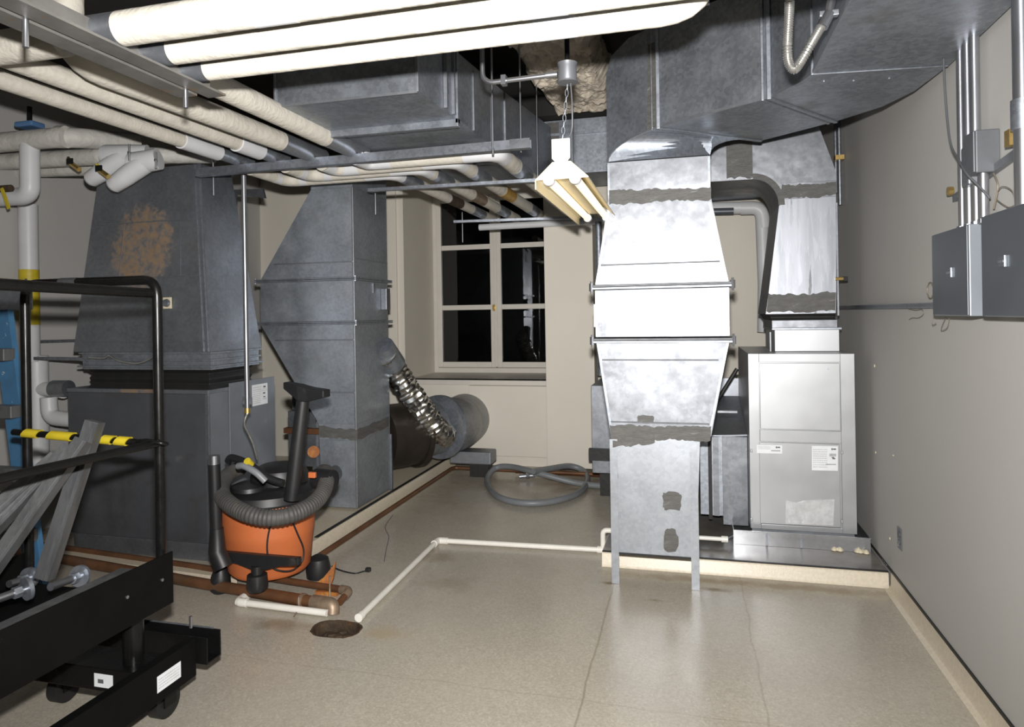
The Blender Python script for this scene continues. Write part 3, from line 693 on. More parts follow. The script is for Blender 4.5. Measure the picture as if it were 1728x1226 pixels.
# ================================================================== OLD LEFT AIR UNIT
lx0, lx1, ly0, ly1 = -3.965, -2.885, 3.60, 4.22
lu = thing('old_air_unit', 'wide dark grey air unit cabinet behind the cart and the orange vacuum', 'air unit', V((-3.4, 3.9, 0)))
obj('base_rail', bx(lx0+.02, lx1+.005, ly0+.01, ly1, .001, .108), galv_old, lu, bevel=.003)
obj('case', bx(lx0, lx1, ly0+.006, ly1-.03, .112, 1.06), cabinet_side, lu, bevel=.003)
obj('front_panel', bx(lx0+.002, lx1-.02, ly0-.003, ly0+.006, .118, 1.035), cabinet_dark, lu, bevel=.002)
obj('corner_strip', bx(lx1-.018, lx1+.003, ly0-.004, ly0+.012, .115, 1.05), galv_old, lu, bevel=.002)
obj('top_flange', bx(lx0-.005, lx1+.004, ly0-.006, ly1-.03, 1.037, 1.062), rust_patch(galv_old, 'rust_edged_flange', (.05, 0), .25, .03), lu, bevel=.003)
obj('side_panel', bx(lx1+.0005, lx1+.008, ly0+.19, ly1+.06, .35, 1.085), cabinet_side, lu, bevel=.002)
def sx(px, py): return aX(px, py, lx1+.009)
a, b, c = sx(426, 709), sx(452, 700), sx(424, 656)
c01 = a+(c-a); MK3 = [(.72, .88, .80, .88, ink), (.65, .95, .72, .75, ink_l), (.03, .97, .655, .665, ink), (.70, .84, .50, .57, ink), (.72, .84, .33, .38, ink), (.68, .93, .24, .28, ink_l)] + marks_rows(.06, .55, .08, .60, 6, ink_l, 5) + marks_rows(.06, .6, .70, .92, 2, ink_l, 6)
sheet(lu, V((lx1+.0085, a.y, .905)), V((lx1+.0085, b.y, .905)), V((lx1+.0085, a.y, 1.048)), (1, 0, 0), MK3, lbl='white printed label with small dark symbols')
for px, py in ((436, 802-20), (424, 782-20)):
    pass
p = aY(318, 922, ly0-.003)
# old plenum hood
hd = thing('old_plenum_hood', 'tapered dark plenum with orange rust patch on top of old air unit', 'duct', V((-3.4, 3.9, 1.07)))
hb = rect(-3.915, -2.868, 3.60, 4.12, 1.30); ht = rect(-3.84, -3.035, 3.75, 4.05, 2.50)
hood_m = rust_patch(galv_old, 'rust_patched_galvanised', (-.05, .08), .33, .38)
hood = obj('hood', loft(B(), [hb, ht]), hood_m, hd)
bm = B()
for za, k in ((1.30, 0),):
    pass
def hoodpt(t, u): # on front face: t up 0..1, u across
    a = hb[0].lerp(ht[0], t); b = hb[1].lerp(ht[1], t); return a.lerp(b, u)
for t_ in (.055, .395, .70):
    bm = B(); bar(bm, hoodpt(t_, .01)+V((0, -.003, 0)), hoodpt(t_, .99)+V((0, -.003, 0)), .006, .006); obj('cross_seam', bm, galv_old, hd)
for u_ in (.30, .80):
    bm = B(); bar(bm, hoodpt(.395, u_)+V((0, -.002, 0)), hoodpt(.72, u_)+V((0, -.002, 0)), .003, .003, V((0, 1, 0))); obj('panel_crease', bm, galv_old, hd)
for c_ in ((1, -.012), (1, -.045)):
    bm = B(); bar(bm, hb[1]+V((c_[1], -.004, 0)), ht[1]+V((c_[1], -.004, 0)), .006, .006, V((0, 1, 0))); obj('corner_seam', bm, galv_dull, hd)
obj('collar', loft(B(), [rect(-3.85, -2.875, 3.615, 4.10, 1.185), rect(-3.86, -2.875, 3.61, 4.10, 1.299)]), galv_dull, hd)
for z, w_ in ((1.29, .012), (1.245, .008), (1.205, .018)):
    obj('collar_flange', bx(-3.86-w_, -2.87+w_, 3.61-w_, 4.10+w_, z-.006, z+.006), galv_dull, hd, bevel=.002)
bm = B(); rr = []
for z, ins in ((1.063, .012), (1.095, .03), (1.125, .018), (1.16, .035), (1.184, .01)):
    rr.append(rect(-3.85+ins, -2.885-ins, 3.62+ins, 4.09-ins, z))
obj('flexible_connector', loft(bm, rr), rubber, hd, bevel=.004)
p = hoodpt(.253, .675); p = aY(283, 511, 3.635)
obj('thermostat_plate', bx(p.x-.028, p.x+.034, p.y-.012, p.y, p.z-.036, p.z+.036), ivory, hd, bevel=.003)
obj('thermostat_dial', cyl(B(), p+V((.004, -.012, 0)), p+V((.004, -.03, 0)), .026, 20, .022), steel_d, hd, smooth=40)
bm = B(); cpts = [aY(x, y, 3.585) for x, y in ((150, 603), (175, 604), (185, 600), (200, 608), (230, 613), (252, 606), (262, 595), (262, 560))]
obj('control_cable', tube(bm, smooth_path(cpts, 8), .007, 8, step=.006, rf=lambda i, n, p: .0075 if i % 2 else .006), insul, hd, smooth=60)
# dented grille thing hanging on the right of hood top
p = aY(430, 322, 4.35); 
t = thing('wall_bracket', 'small white angled bracket on the back wall beside the old plenum', 'bracket', p)
bm = B(); slab(bm, [aY(388, 320, 4.3), aY(443, 318, 4.3), aY(447, 334, 4.3), aY(392, 327, 4.3)], V((0, .02, 0))); obj('bracket_plate', bm, galv_bright, t)
bm = B(); bar(bm, aY(398, 324, 4.31), aY(396, 345, 4.31), .012, .03); obj('bracket_arm', bm, galv_bright, t)

# thin steel conduit drop in front of the old unit
pl = aY(411, 300, 3.52); 
cd = thing('conduit_drop', 'thin vertical steel conduit with flexible whip in front of old air unit', 'conduit', aY(411, 690, 3.50))
pa, pb = V((-2.585, 3.42, 2.38)), V((-2.585, 3.42, .93))
pa = aT(411, 296, 3.95); pb = V((pa.x, pa.y, aT(411, 688, 3.95).z))
obj('pipe', cyl(B(), pa, pb, .0135, 14), steel, cd, smooth=40)
obj('coupling', cyl(B(), pb+V((0, 0, .0)), pb-V((0, 0, .03)), .018, 12), brass, cd, smooth=40)
sp_ = smooth_path([pb-V((0, 0, .03)), aT(412, 715, 3.95), aT(421, 735, 3.98), aT(428, 752, 4.0), aT(434, 775, 4.02)], 8)
obj('flexible_whip', tube(B(), sp_, .008, 8, step=.006, rf=lambda i, n, p: .0085 if i % 2 else .0068), insul, cd, smooth=60)
obj('clip', bx(pb.x-.04, pb.x+.02, pb.y+.012, pb.y+.02, pb.z+.02, pb.z+.06), galv_dull, cd)

# ================================================================== SECOND DUCT RISER
cpad = thing('rear_pad', 'low cream concrete pad under the middle duct riser', 'pad', V((-2.65, 4.9, 0)))
bm = B(); prof = [(-2.298, .0005), (-2.305, .075), (-2.318, .092), (-2.86, .092), (-2.86, .0005)]
loft(bm, [[V((x, y, z)) for x, z in prof] for y in (3.72, 6.5)]); obj('pad_body', bm, padm, cpad, smooth=50)
obj('dark_joint', bx(-2.35, -2.325, 3.9, 6.4, .0925, .098), rubber, cpad)
dm = thing('middle_duct_riser', 'grey blue duct riser with bulging middle beside the window recess', 'duct', V((-2.6, 4.75, .1)))
DY0, DY1, DXR = 4.50, 5.07, -2.357
def dsec(name, z0, a0, z1, a1, m=galv_mid): return obj(name, loft(B(), [rect(a0, DXR, DY0, DY1, z0), rect(a1, DXR, DY0, DY1, z1)]), m, dm)
dsec('lower_section', .112, -2.642, .60, -2.655); dsec('lower_collar', .601, -2.655, .72, -2.660)
dsec('lower_taper', .721, -2.662, 1.445, -3.130); dsec('middle_section', 1.470, -3.134, 1.765, -3.132)
dsec('upper_taper', 1.79, -3.128, 2.44, -2.694); dsec('top_collar', 2.441, -2.694, 2.62, -2.694)
for z in (1.457, 1.778):
    for k in (0, 1): obj('flange', bx(-3.165, DXR+.028, DY0-.028, DY1+.03, z-.012+k*.0125, z-.001+k*.0125), galv_dull, dm, bevel=.002)
    for x in (-3.16, DXR+.022):
        obj('corner_bolt', cyl(B(), V((x, DY0-.02, z-.02)), V((x, DY0-.02, z+.02)), .008, 8), galv_dull, dm)
for px0, px1, py in ((462, 594, 441), (464, 596, 573), (516, 597, 662)):
    a, b = aY(px0, py, DY0), aY(px1, py, DY0); obj('seam_cleat', bx(a.x, DXR-.003, DY0-.006, DY0-.0005, b.z-.005, b.z+.005), galv, dm, bevel=.002)
obj('side_seam', bx(DXR+.0005, DXR+.006, DY0+.01, DY1-.01, 1.92, 1.93), galv, dm)
obj('corner_seam', loft(B(), [rect(DXR-.010, DXR+.004, DY0-.004, DY0+.006, .115), rect(DXR-.010, DXR+.004, DY0-.004, DY0+.006, 2.44)]), galv, dm, bevel=.002)
obj('mastic_band', ragged(B(), aY(540, 737, DY0-.001), aY(603, 742, DY0-.001), aY(603, 725, DY0-.001), aY(538, 718, DY0-.001), m0, 18, .006, 21), mastic, dm)
obj('mastic_band', ragged(B(), aX(603, 742, DXR+.001), aX(656, 721, DXR+.001), aX(656, 703, DXR+.001), aX(603, 724, DXR+.001), V((.003, 0, 0)), 14, .006, 22), mastic, dm)
for px, py, r in ((567, 797, .055),): 
    obj('patch_ring', cyl(B(), aY(px, py, DY0-.0005), aY(px, py, DY0)+V((0, -.003, 0)), r, 22), galv_old, dm)
p = aX(652, 505, DXR); 
hz = obj('handle_box', bx(DXR, DXR+.05, DY1-.13, DY1-.06, p.z-.085, p.z+.085), galv_bright, dm, bevel=.004)
obj('side_bracket', bx(DXR+.0005, DXR+.008, 4.80, 4.83, 1.68, 1.755), galv_old, dm)
obj('rear_strip', bx(DXR-.01, DXR+.012, DY1+.001, DY1+.02, .10, .55), galv_bright, dm)

# duct connection between old unit and middle riser (cluttered dark boxes)
cb_ = thing('connecting_duct', 'low dark horizontal duct between the old air unit and middle riser', 'duct', V((-2.78, 5.0, .3)))
obj('duct_body', bx(-3.02, -2.67, 4.66, 5.4, .36, .78), galv_old, cb_, bevel=.003)
obj('upper_stub', bx(-3.02, -2.80, 4.72, 5.3, .785, .90), galv_dull, cb_, bevel=.003)
obj('flange', bx(-2.80, -2.77, 4.64, 5.42, .34, .80), galv_old, cb_)
obj('support_rail', bx(-3.02, -2.67, 4.60, 4.65, .62, .66), copper, cb_)
obj('round_cap', cyl(B(), aY(529, 762, 4.62), aY(529, 762, 4.66), .045, 20), woodrust, cb_, smooth=40)

# round duct, foil flexible duct
rdu = thing('round_duct', 'horizontal round grey duct in front of the back wall below window', 'duct', V((-2.0, 5.85, .25)))
P0, P1_, P2_ = V((-2.60, 5.15, .44)), V((-2.12, 5.80, .50)), V((-1.90, 6.02, .52))
A0 = aY(658, 735, 5.35); A1 = aY(700, 730, 5.55); A2 = aY(742, 720, 5.75); A3 = aY(763, 716, 5.95); A4 = aY(772, 714, 6.2); A5 = aY(800, 718, 6.5)
obj('main_barrel', tube(B(), smooth_path([A2, A3, A4, V((A4.x-.02, YB-.055, A4.z))], 5), .25, 40), ducttape, rdu, smooth=40)
d_ = (A3-A2).normalized()
obj('joint_ring', cyl(B(), A2-d_*.012, A2+d_*.02, .285, 40), galv_dull, rdu, smooth=40)
obj('dark_barrel', tube(B(), [A0-V((.05, .1, 0)), A1], .27, 36), darkduct, rdu, smooth=40)
d2_ = (A1-A0).normalized(); obj('dark_flange', cyl(B(), A1-d2_*.02, A1+d2_*.03, .29, 36), darkduct, rdu, smooth=40)
obj('link_sleeve', cyl(B(), A1+d2_*.03, A2-d_*.012, .225, 36), galv_dull, rdu, smooth=40)
obj('duct_cradle', bx(A3.x-.05, A3.x+.35, 6.0, 6.2, .12, .235), galv_old, rdu, bevel=.01)
obj('cradle_foot', bx(A3.x+.14, A3.x+.32, 6.02, 6.16, .001, .12), rubber, rdu)
fd = thing('foil_flexible_duct', 'crumpled silver foil flexible duct slanting into the round duct', 'flexible duct', aY(745, 735, 5.55))
pts = smooth_path([V((-2.36, 4.98, 1.21)), aY(658, 610, 5.12), aY(683, 650, 5.2), aY(713, 690, 5.32), aY(738, 724, 5.46), aY(752, 735, 5.62)], 10)
def crum(i, n, p): return lambda k: .098+.016*noise.noise(p*14+V((k*.7, 0, 0)))+.005*math.sin(i*1.9)+.008*noise.noise(p*30+V((k*3.1, 7, 0)))
obj('foil_sleeve', tube(B(), pts, .1, 28, step=.012, rf=crum), foil, fd, smooth=35)
bm = B(); cyl(bm, V((DXR+.002, 4.96, 1.27)), aY(663, 615, 5.12), .085, 24, .105); obj('take_off_collar', bm, galv_dull, fd, smooth=40)

# ================================================================== OVERHEAD LEFT DUCT
od = thing('overhead_box_duct', 'long rectangular galvanised duct hung under ceiling left of the lamp', 'duct', V((-1.5, 4.0, 2.49)))
bm = loft(B(), [[V((-1.873, 2.83, 2.49)), V((-1.155, 2.83, 2.50)), V((-1.155, 2.83, 2.84)), V((-1.873, 2.83, 2.84))], [V((-1.873, 3.27, 2.49)), V((-1.135, 3.27, 2.49)), V((-1.135, 3.27, 2.84)), V((-1.873, 3.27, 2.84))]])
obj('end_section', bm, galv_dull, od)
bm = loft(B(), [[V((-1.870, 3.30, 2.50)), V((-1.13, 3.30, 2.50)), V((-1.13, 3.30, 2.84)), V((-1.87, 3.30, 2.84))], [V((-1.87, 4.2, 2.50)), V((-1.13, 4.2, 2.50)), V((-1.13, 4.2, 2.92)), V((-1.87, 4.2, 2.92))]])
obj('middle_section', bm, galv_dull, od)
bm = loft(B(), [[V((-1.87, 4.22, 2.50)), V((-1.125, 4.22, 2.50)), V((-1.125, 4.22, 2.92)), V((-1.87, 4.22, 2.92))], [V((-1.87, 5.58, 2.60)), V((-1.10, 5.58, 2.60)), V((-1.10, 5.58, 3.05)), V((-1.87, 5.58, 3.05))]])
obj('far_section', bm, galv_dull, od)
for y, h in ((3.27, .035), (4.2, .02)):
    bm = B(); box(bm, -1.875, -1.12, y, y+.03, 2.49-h, 2.495); box(bm, -1.135, -1.12, y, y+.03, 2.47, 2.86); obj('joint_flange', bm, galv_dull, od, bevel=.002)
obj('corner_seam', bx(-1.165, -1.15, 2.822, 2.84, 2.495, 2.84), galv, od, bevel=.002)
obj('corner_seam', bx(-1.878, -1.866, 2.822, 2.84, 2.485, 2.84), galv, od, bevel=.002)
obj('bottom_edge', bx(-1.873, -1.155, 2.824, 2.83, 2.488, 2.50), galv, od)
for y in (3.12, 3.23, 3.55, 3.9): obj('side_standing_seam', bx(-1.14, -1.122, y, y+.014, 2.505, 2.83), galv_old, od)
fdx = thing('far_box_duct', 'far grey duct box with mastic stripe behind the hanging lamp', 'duct', V((-.97, 5.9, 2.66)))
obj('duct_face', bx(-1.29, -.62, 5.62, 6.25, 2.66, 3.12), galv_dull, fdx, bevel=.003)
obj('top_lip', bx(-1.295, -.61, 5.60, 5.62, 2.98, 3.0), galv_dull, fdx)
a, b, c, d = aY(920, 290, 5.615), aY(945, 291, 5.615), aY(943, 206, 5.615), aY(922, 208, 5.615)
obj('mastic_stripe', ragged(B(), a, b, c, d, V((0, -.003, 0)), 5, .003, 9), mastic, fdx)
obj('stiffener', bx(-.93, -.90, 5.605, 5.62, 2.665, 2.98), galv_dull, fdx)
obj('stiffener', bx(-1.285, -1.19, 5.605, 5.62, 2.665, 2.98), galv, fdx)

# ================================================================== STRUTS AND RODS
def strut(a, b, label, w_=.041, h=.041, m=steel_d, group=None, slots=0):
    t = thing('strut_channel', label, 'strut', (V(a)+V(b))/2, group)
    obj('channel', channel(B(), a, b, w_, h, .003, V((0, 0, -1))), m, t)
    return t
def rod(a, b, label, r=.005, nut=None, m=steel):
    t = thing('threaded_rod', label, 'rod', V(b)); obj('shaft', cyl(B(), a, b, r, 10), m, t, smooth=40)
    if nut is not None:
        p = V(b)+V((0, 0, nut)); obj('nut', cyl(B(), p-V((0, 0, .006)), p+V((0, 0, .006)), .010, 6), m, t)
    return t
SA, SB = aZ(338, 293, 2.41), aZ(893, 240, 2.41); SA.y = 3.62; SB.y = 3.56
s1 = strut(SA, SB, 'nearest grey steel strut channel carrying the white pipes', .041, .05)
obj('strut_end_cap', bx(SB.x-.11, SB.x+.002, SB.y-.024, SB.y-.0205, SB.z-.026, SB.z+.026), galv_bright, s1)
s2 = strut(aZ(622, 321, 2.37), aZ(912, 304, 2.37), 'middle thin steel strut under the white pipes left of the lamp', .035, .022)
s3 = strut(aZ(766, 374, 2.37), aZ(1003, 366, 2.37), 'far thin steel strut under pipes in front of window', .035, .022)
r_ = aZ(822, 238, 2.41); rod((r_.x, 3.545, 3.2), (r_.x, 3.545, 2.36), 'pale threaded rod holding the nearest strut at its right end', .0065, .03)
q = aX(880, 290, -.9); rod((-.9, 3.70, 3.2), (-.9, 3.70, 2.40), 'dark threaded rod beside the nearest strut tip', .0055)
q = aX(903, 300, -.955); rod((-.955, 4.38, 3.2), (-.955, 4.38, 2.30), 'long threaded rod at the right end of the middle strut', .005, .05)
q = aX(941, 240, -.75); rod((-.80, 4.9, 3.0), (-.80, 4.9, 2.55), 'short rod behind the lamp chain', .004)
q = aZ(626, 330, 2.37); rod((q.x+.01, q.y+.05, 2.42), (q.x+.01, q.y+.05, 2.24), 'threaded rod tip below the left end of middle strut', .006)
q = aZ(768, 380, 2.37); rod((q.x+.02, q.y+.16, 2.52), (q.x+.02, q.y+.16, 2.22), 'threaded rod tip below the left end of far strut', .006)
q = aZ(348, 300, 2.41); rod((q.x+.03, q.y+.03, 2.55), (q.x+.03, q.y+.03, 2.30), 'threaded rod tip at the left end of nearest strut', .006)
# ---- double angle iron and its rods, close overhead
ai = thing('angle_iron_hanger', 'weathered double angle iron crossing close overhead at upper left', 'hanger', V((-1.58, 1.3, 2.25)))
def iron(x0, x1, zt_):
    bm = B(); box(bm, x0, x0+.006, .3, 1.985, zt_-.006, zt_+.05); box(bm, x0+.006, x1, .3, 1.985, zt_-.006, zt_); return bm
Aa, Ab = aZ(60, 20, 2.25), aZ(361, 160, 2.25)
for x0, x1, xv, y1 in ((-1.572, -1.503, -1.572, 1.985), (-1.662, -1.592, -1.599, 1.955)):
    bm = B(); prof = [(x0, 2.25), (x1, 2.25), (x1, 2.257), (xv+.007, 2.257), (xv+.007, 2.322), (xv, 2.322), (xv, 2.257), (x0, 2.257)]
    if xv == x0: prof = [(x0, 2.25), (x1, 2.25), (x1, 2.257), (xv+.007, 2.257), (xv+.007, 2.322), (xv, 2.322)]
    else: prof = [(x0, 2.25), (x1, 2.25), (x1, 2.322), (x1-.007, 2.322), (x1-.007, 2.257), (x0, 2.257)]
    obj('angle_bar', loft(bm, [[V((x, y, z)) for x, z in prof] for y in (.3, y1)]), angle_iron, ai)
p = aZ(322, 158, 2.25); obj('bolt', cyl(B(), V((-1.583, p.y-.04, 2.35)), V((-1.583, p.y-.04, 2.19)), .0075, 10), steel, ai, smooth=40)
obj('bolt', cyl(B(), V((-1.583, 1.335, 2.35)), V((-1.583, 1.335, 2.18)), .0075, 10), steel, ai, smooth=40)

# ================================================================== WHITE INSULATED PIPES
def saddle(parent, a, b, r, m=galv_dull, name='pipe_saddle'): return obj(name, tube(B(), [a, b], r, 24), m, parent, smooth=40)
def pipe(name, label, pts, r, m=wrap, fil=0, group=None, seg=24, caps=None, part='covering'):
    t = thing(name, label, 'pipe', V(pts[len(pts)//2]), group)
    P = fillet(pts, fil) if fil else [V(p) for p in pts]
    obj(part, tube(B(), P, r, seg), m, t, smooth=50); return t
zP = 2.30
def overhead(xs, Y, r, xe, label, elbow=False, xj=-2.9):
    a = V((xs, Y, zP)); pts = [a, V((xe, Y+.0, zP))]
    if elbow: pts += [V((xe, Y, 2.75))]
    t = pipe('insulated_pipe', label, pts, r, wrap, .12 if elbow else 0)
    obj('metal_jacket', tube(B(), [V((-1.68, Y, zP)), V((xs, Y, zP))], r*.985, 24), galv_old, t, smooth=50)
    for x in ((-.35,) if Y > 1.6 else (-1.02,)): obj('joint_tape', cyl(B(), V((x-.06, Y, zP)), V((x+.06, Y, zP)), r*1.012, 24), wrap_w, t, smooth=50)
    return t
overhead(-1.495, 1.545, .046, .6, 'nearest white wrapped overhead pipe, thickest of the three in front')
overhead(-1.475, 1.715, .040, .6, 'second white wrapped overhead pipe between thicker front one and far one')
overhead(-1.480, 1.872, .036, .055, 'rearmost white wrapped overhead pipe ending in an upturned elbow', True)
zQ = 2.47
def zq(x, y, z=2.46): return aZ(x, y, z)
def runpipe(label, X, r, y0, y1, z, wx=None, elbow=None, m=wrap, jack=None):
    pts = ([V(p) for p in elbow] if elbow else []) + [V((X, y0, z)), V((wx if wx is not None else X, y1, z))]
    t = pipe('insulated_pipe', label, pts, r, m, .14)
    return t
# four pipes running away from the camera on the left
q1 = runpipe('white insulated pipe running back directly under the overhead angle iron', -1.885, .052, 1.93, 3.30, zQ)
obj('metal_jacket', tube(B(), [V((-1.885, 3.30, zQ)), V((-1.875, 3.72, zQ))], .050, 24), galv, q1, smooth=50)
q2 = pipe('insulated_pipe', 'second white insulated pipe from the right with a near elbow', [V((-2.21, 2.03, 3.0)), V((-2.21, 2.03, zQ)), V((-2.16, 3.30, zQ))], .054, wrap, .15)
obj('metal_jacket', tube(B(), [V((-2.16, 3.30, zQ)), V((-2.15, 3.72, zQ))], .052, 24), galv, q2, smooth=50)
q3 = pipe('insulated_pipe', 'third white insulated pipe from the right, with a coupling at its end', [V((-2.41, .2, zQ)), V((-2.40, 3.28, zQ))], .044)
obj('coupling', cyl(B(), V((-2.40, 3.25, zQ)), V((-2.40, 3.46, zQ)), .052, 24), wrap_w, q3, smooth=50)
obj('metal_jacket', tube(B(), [V((-2.40, 3.46, zQ)), V((-2.40, 3.72, zQ))], .042, 24), galv_dull, q3, smooth=50)
q4 = pipe('insulated_pipe', 'leftmost white insulated pipe running back under the black ceiling', [V((-2.64, .2, zQ)), V((-2.65, 3.20, zQ))], .040)
obj('coupling', cyl(B(), V((-2.65, 3.12, zQ)), V((-2.65, 3.42, zQ)), .047, 24), wrap_w, q4, smooth=50)
obj('metal_jacket', tube(B(), [V((-2.65, 3.42, zQ)), V((-2.65, 3.72, zQ))], .038, 24), galv_dull, q4, smooth=50)
q5 = pipe('insulated_pipe', 'near white insulated pipe crossing the upper left corner', [aZ(-150, 100, 2.42), aZ(10, 80, 2.42), aZ(108, 66, 2.42)], .055, wrap, .2)
# jogging pipes past the strut
zR = 2.435
def jog(label, P, r, jackets, tapes=(), fil=.10):
    pts = [aZ(x, y, zR) for x, y in P]
    # snap to room axes
    t = pipe('insulated_pipe', label, pts, r, wrap, fil)
    for (xa, ya, xb, yb, mm) in jackets:
        a, b = aZ(xa, ya, zR), aZ(xb, yb, zR)
        obj('metal_saddle' if mm is not yellow else 'yellow_tape_band', tube(B(), [a, b], r*1.03, 20), mm, t, smooth=50)
    for i in (1, len(pts)-2):
        pass
    return t
def rX(px, py, Y): pass
# world-aligned: x start, y turn, x end
def jogw(label, xa, yt, xe, r, saddles, ys=3.72, ye=6.48, tape=None, tm=copper):
    t = pipe('insulated_pipe', label, [V((xa, ys, zR)), V((xa, yt, zR)), V((xe, yt, zR)), V((xe, ye, zR))], r, wrap, .12)
    obj('elbow_cover', tube(B(), fillet([V((xa, yt-.16, zR)), V((xa, yt, zR)), V((xa+.16, yt, zR))], .10), r*1.02, 20), wrap_w, t, smooth=50)
    obj('elbow_cover', tube(B(), fillet([V((xe-.2, yt, zR)), V((xe, yt, zR)), V((xe, yt+.14, zR))], .10), r*1.02, 20), wrap_w, t, smooth=50)
    for y0, y1 in saddles: obj('metal_saddle', tube(B(), [V((xe, y0, zR)), V((xe, y1, zR))], r*1.03, 20), galv_dull, t, smooth=50)
    if tape: obj('bare_pipe_gap', tube(B(), [V((xe, tape[0], zR)), V((xe, tape[1], zR))], r*1.035, 20), tm, t, smooth=50)
    return t
jogw('jogging white pipe, lowest of the stack left of the lamp', -2.65, 4.13, -1.86, .040, ((4.24, 4.55), (5.75, 6.1)), tape=(5.15, 5.45), tm=rust)
jogw('jogging white pipe, second from the left behind the near strut', -2.40, 4.02, -1.63, .043, ((4.22, 4.55), (5.75, 6.1)), tape=(5.05, 5.35), tm=copper_fit)
jogw('jogging white pipe, third from the left with an amber band', -2.15, 3.90, -1.36, .046, ((4.22, 4.55), (5.8, 6.1)), tape=(4.95, 5.25), tm=amber)
jogw('thick jogging white pipe under the overhead duct, nearest the lamp', -1.875, 3.78, -1.06, .050, ((4.18, 4.5), (5.8, 6.1)))
pipe('insulated_pipe', 'small white pipe lying just above the nearest strut, under the long duct', [V((-1.90, 3.50, 2.455)), V((-1.80, 3.76, 2.455)), V((-1.15, 3.76, 2.455))], .016, wrap_w, .1)
pipe('insulated_pipe', 'white pipe running across the top of the window to boxed chase', [V((-1.95, 6.28, 2.34)), V((-.7, 6.24, 2.34))], .031, wrap_w)
# ---- left cluster
w1 = pipe('insulated_pipe', 'old lumpy white pipe with a tee high at the far left', [aY(-60, 246, 3.38), aY(50, 236, 3.4), aY(110, 231, 3.42), aY(230, 240, 3.85)], .062, wrap_old, .2)
obj('tee_branch', tube(B(), fillet([aY(50, 240, 3.4), aY(51, 330, 3.4), aY(-40, 336, 3.4)], .07), .055, 24), wrap_w, w1, smooth=50)
obj('wrap_joint', cyl(B(), aY(98, 231, 3.41), aY(112, 231, 3.42), .068, 24), wrap_old, w1, smooth=50)
w2 = pipe('insulated_pipe', 'old white pipe behind the lumpy one, feeding the first strainer', [aY(-40, 275, 3.62), aY(175, 264, 3.66), aY(300, 262, 3.9), aY(360, 262, 4.1)], .055, wrap_old, .2)
w3 = pipe('insulated_pipe', 'lower old white pipe below the strainers at far left', [aY(-40, 292, 3.78), aY(120, 286, 3.80), aY(215, 285, 3.85)], .045, wrap_old, .2)
def strainer(label, c, tip, a, b):
    t = thing('pipe_strainer', label, 'strainer', V(c)); obj('body', tube(B(), [a, c, b], .066, 24), wrap_w, t, smooth=50)
    d = (V(tip)-V(c)); obj('branch', tube(B(), [V(c), V(c)+d*.6, V(c)+d*.93, V(tip)], .06, 24, rf=lambda i, n, p: (.064, .058, .05, .03)[i]), wrap_w, t, smooth=50); return t
st1 = strainer('left white covered strainer with a rusty drain valve', aY(215, 262, 3.55), aY(148, 306, 3.5), aY(180, 262, 3.55), aY(250, 262, 3.6))
st2 = strainer('right white covered strainer hanging lower in front of old plenum', aY(248, 272, 3.5), aY(186, 316, 3.45), aY(225, 275, 3.5), aY(268, 268, 3.52))
def valve(px, py, Y, label, r_=rust):
    p = aY(px, py, Y); t = thing('drain_valve', label, 'valve', p)
    obj('body', cyl(B(), p-V((.03, 0, -.02)), p+V((.03, 0, -.02)), .016, 12), brass, t, smooth=40)
    obj('lever', bx(p.x-.05, p.x+.0, p.y-.02, p.y-.012, p.z+.015, p.z+.05), blackp, t, bevel=.003)
    obj('stem', cyl(B(), p, p+V((-.05, -.005, .06)), .009, 8), r_, t); return t
valve(127, 281, 3.42, 'rusty brass drain valve on the left strainer'); valve(176, 293, 3.38, 'brass drain valve with yellow end on the right strainer', yellow)
for i, (px, py) in enumerate(((218, 243), (263, 256))):
    p = aY(px, py, 3.42); q = aY(px, py+28, 3.42); rod(p, q, ['thin hanger rod in front of left strainer', 'thin hanger rod right of the right strainer'][i], .006, .05)
v = thing('ball_valve', 'ball valve with long yellow lever at the far left edge', 'valve', aY(8, 322, 3.3)); p = aY(8, 318, 3.3)
obj('body', cyl(B(), p-V((.03, 0, 0)), p+V((.05, 0, 0)), .022, 12), rust, v, smooth=40)
bm = B(); bar(bm, p+V((0, -.02, 0)), aY(15, 352, 3.28), .026, .008, V((0, 1, 0))); obj('lever', bm, yellow, v, bevel=.003)
p = aY(50, 212, 3.42); bv_ = thing('blue_valve', 'blue valve body on top of the old lumpy pipe', 'valve', p)
obj('body', bx(p.x-.07, p.x+.07, p.y-.05, p.y+.05, p.z-.015, p.z+.02), bluep, bv_, bevel=.01); obj('stem', cyl(B(), p, p+V((0, 0, .12)), .015, 10), blackp, bv_)
def vpipe(label, px, py0, py1, Y, r, bands):
    a = aY(px, py0, Y); b = V((a.x, Y, aY(px, py1, Y).z)); t = pipe('vertical_pipe', label, [a, b], r, wrap_w)
    for z0, z1 in bands:
        z0, z1 = aY(px, z0, Y).z, aY(px, z1, Y).z
        bd = obj('yellow_band', cyl(B(), V((a.x, Y, z1)), V((a.x, Y, z0)), r*1.02, 24), yellow, t, smooth=50)
        bm = B()
        for k in range(5):
            zc = z1+(z0-z1)*(.15+.16*k); an = math.radians(-60+random.uniform(-10, 10))
            q = V((a.x+r*1.02*math.cos(an), Y+r*1.02*math.sin(an), zc)); box(bm, q.x-.012, q.x+.012, q.y-.002, q.y+.002, zc-.016, zc+.016)
        obj('band_marking', bm, ink, bd)
    return t
vpipe('thick white vertical pipe with a long yellow band, left of old air unit', 47, 345, 610, 3.75, .060, ((455, 548),))
vpipe('thinner white vertical pipe with yellow band at far left edge', 12, 340, 560, 3.78, .042, ((427, 500),))
lt = pipe('insulated_pipe', 'white fitted pipe with tee and elbows low beside old air unit', [aY(62, 600, 3.8), aY(64, 700, 3.8), aY(64, 800, 3.8)], .07, wrap_w)
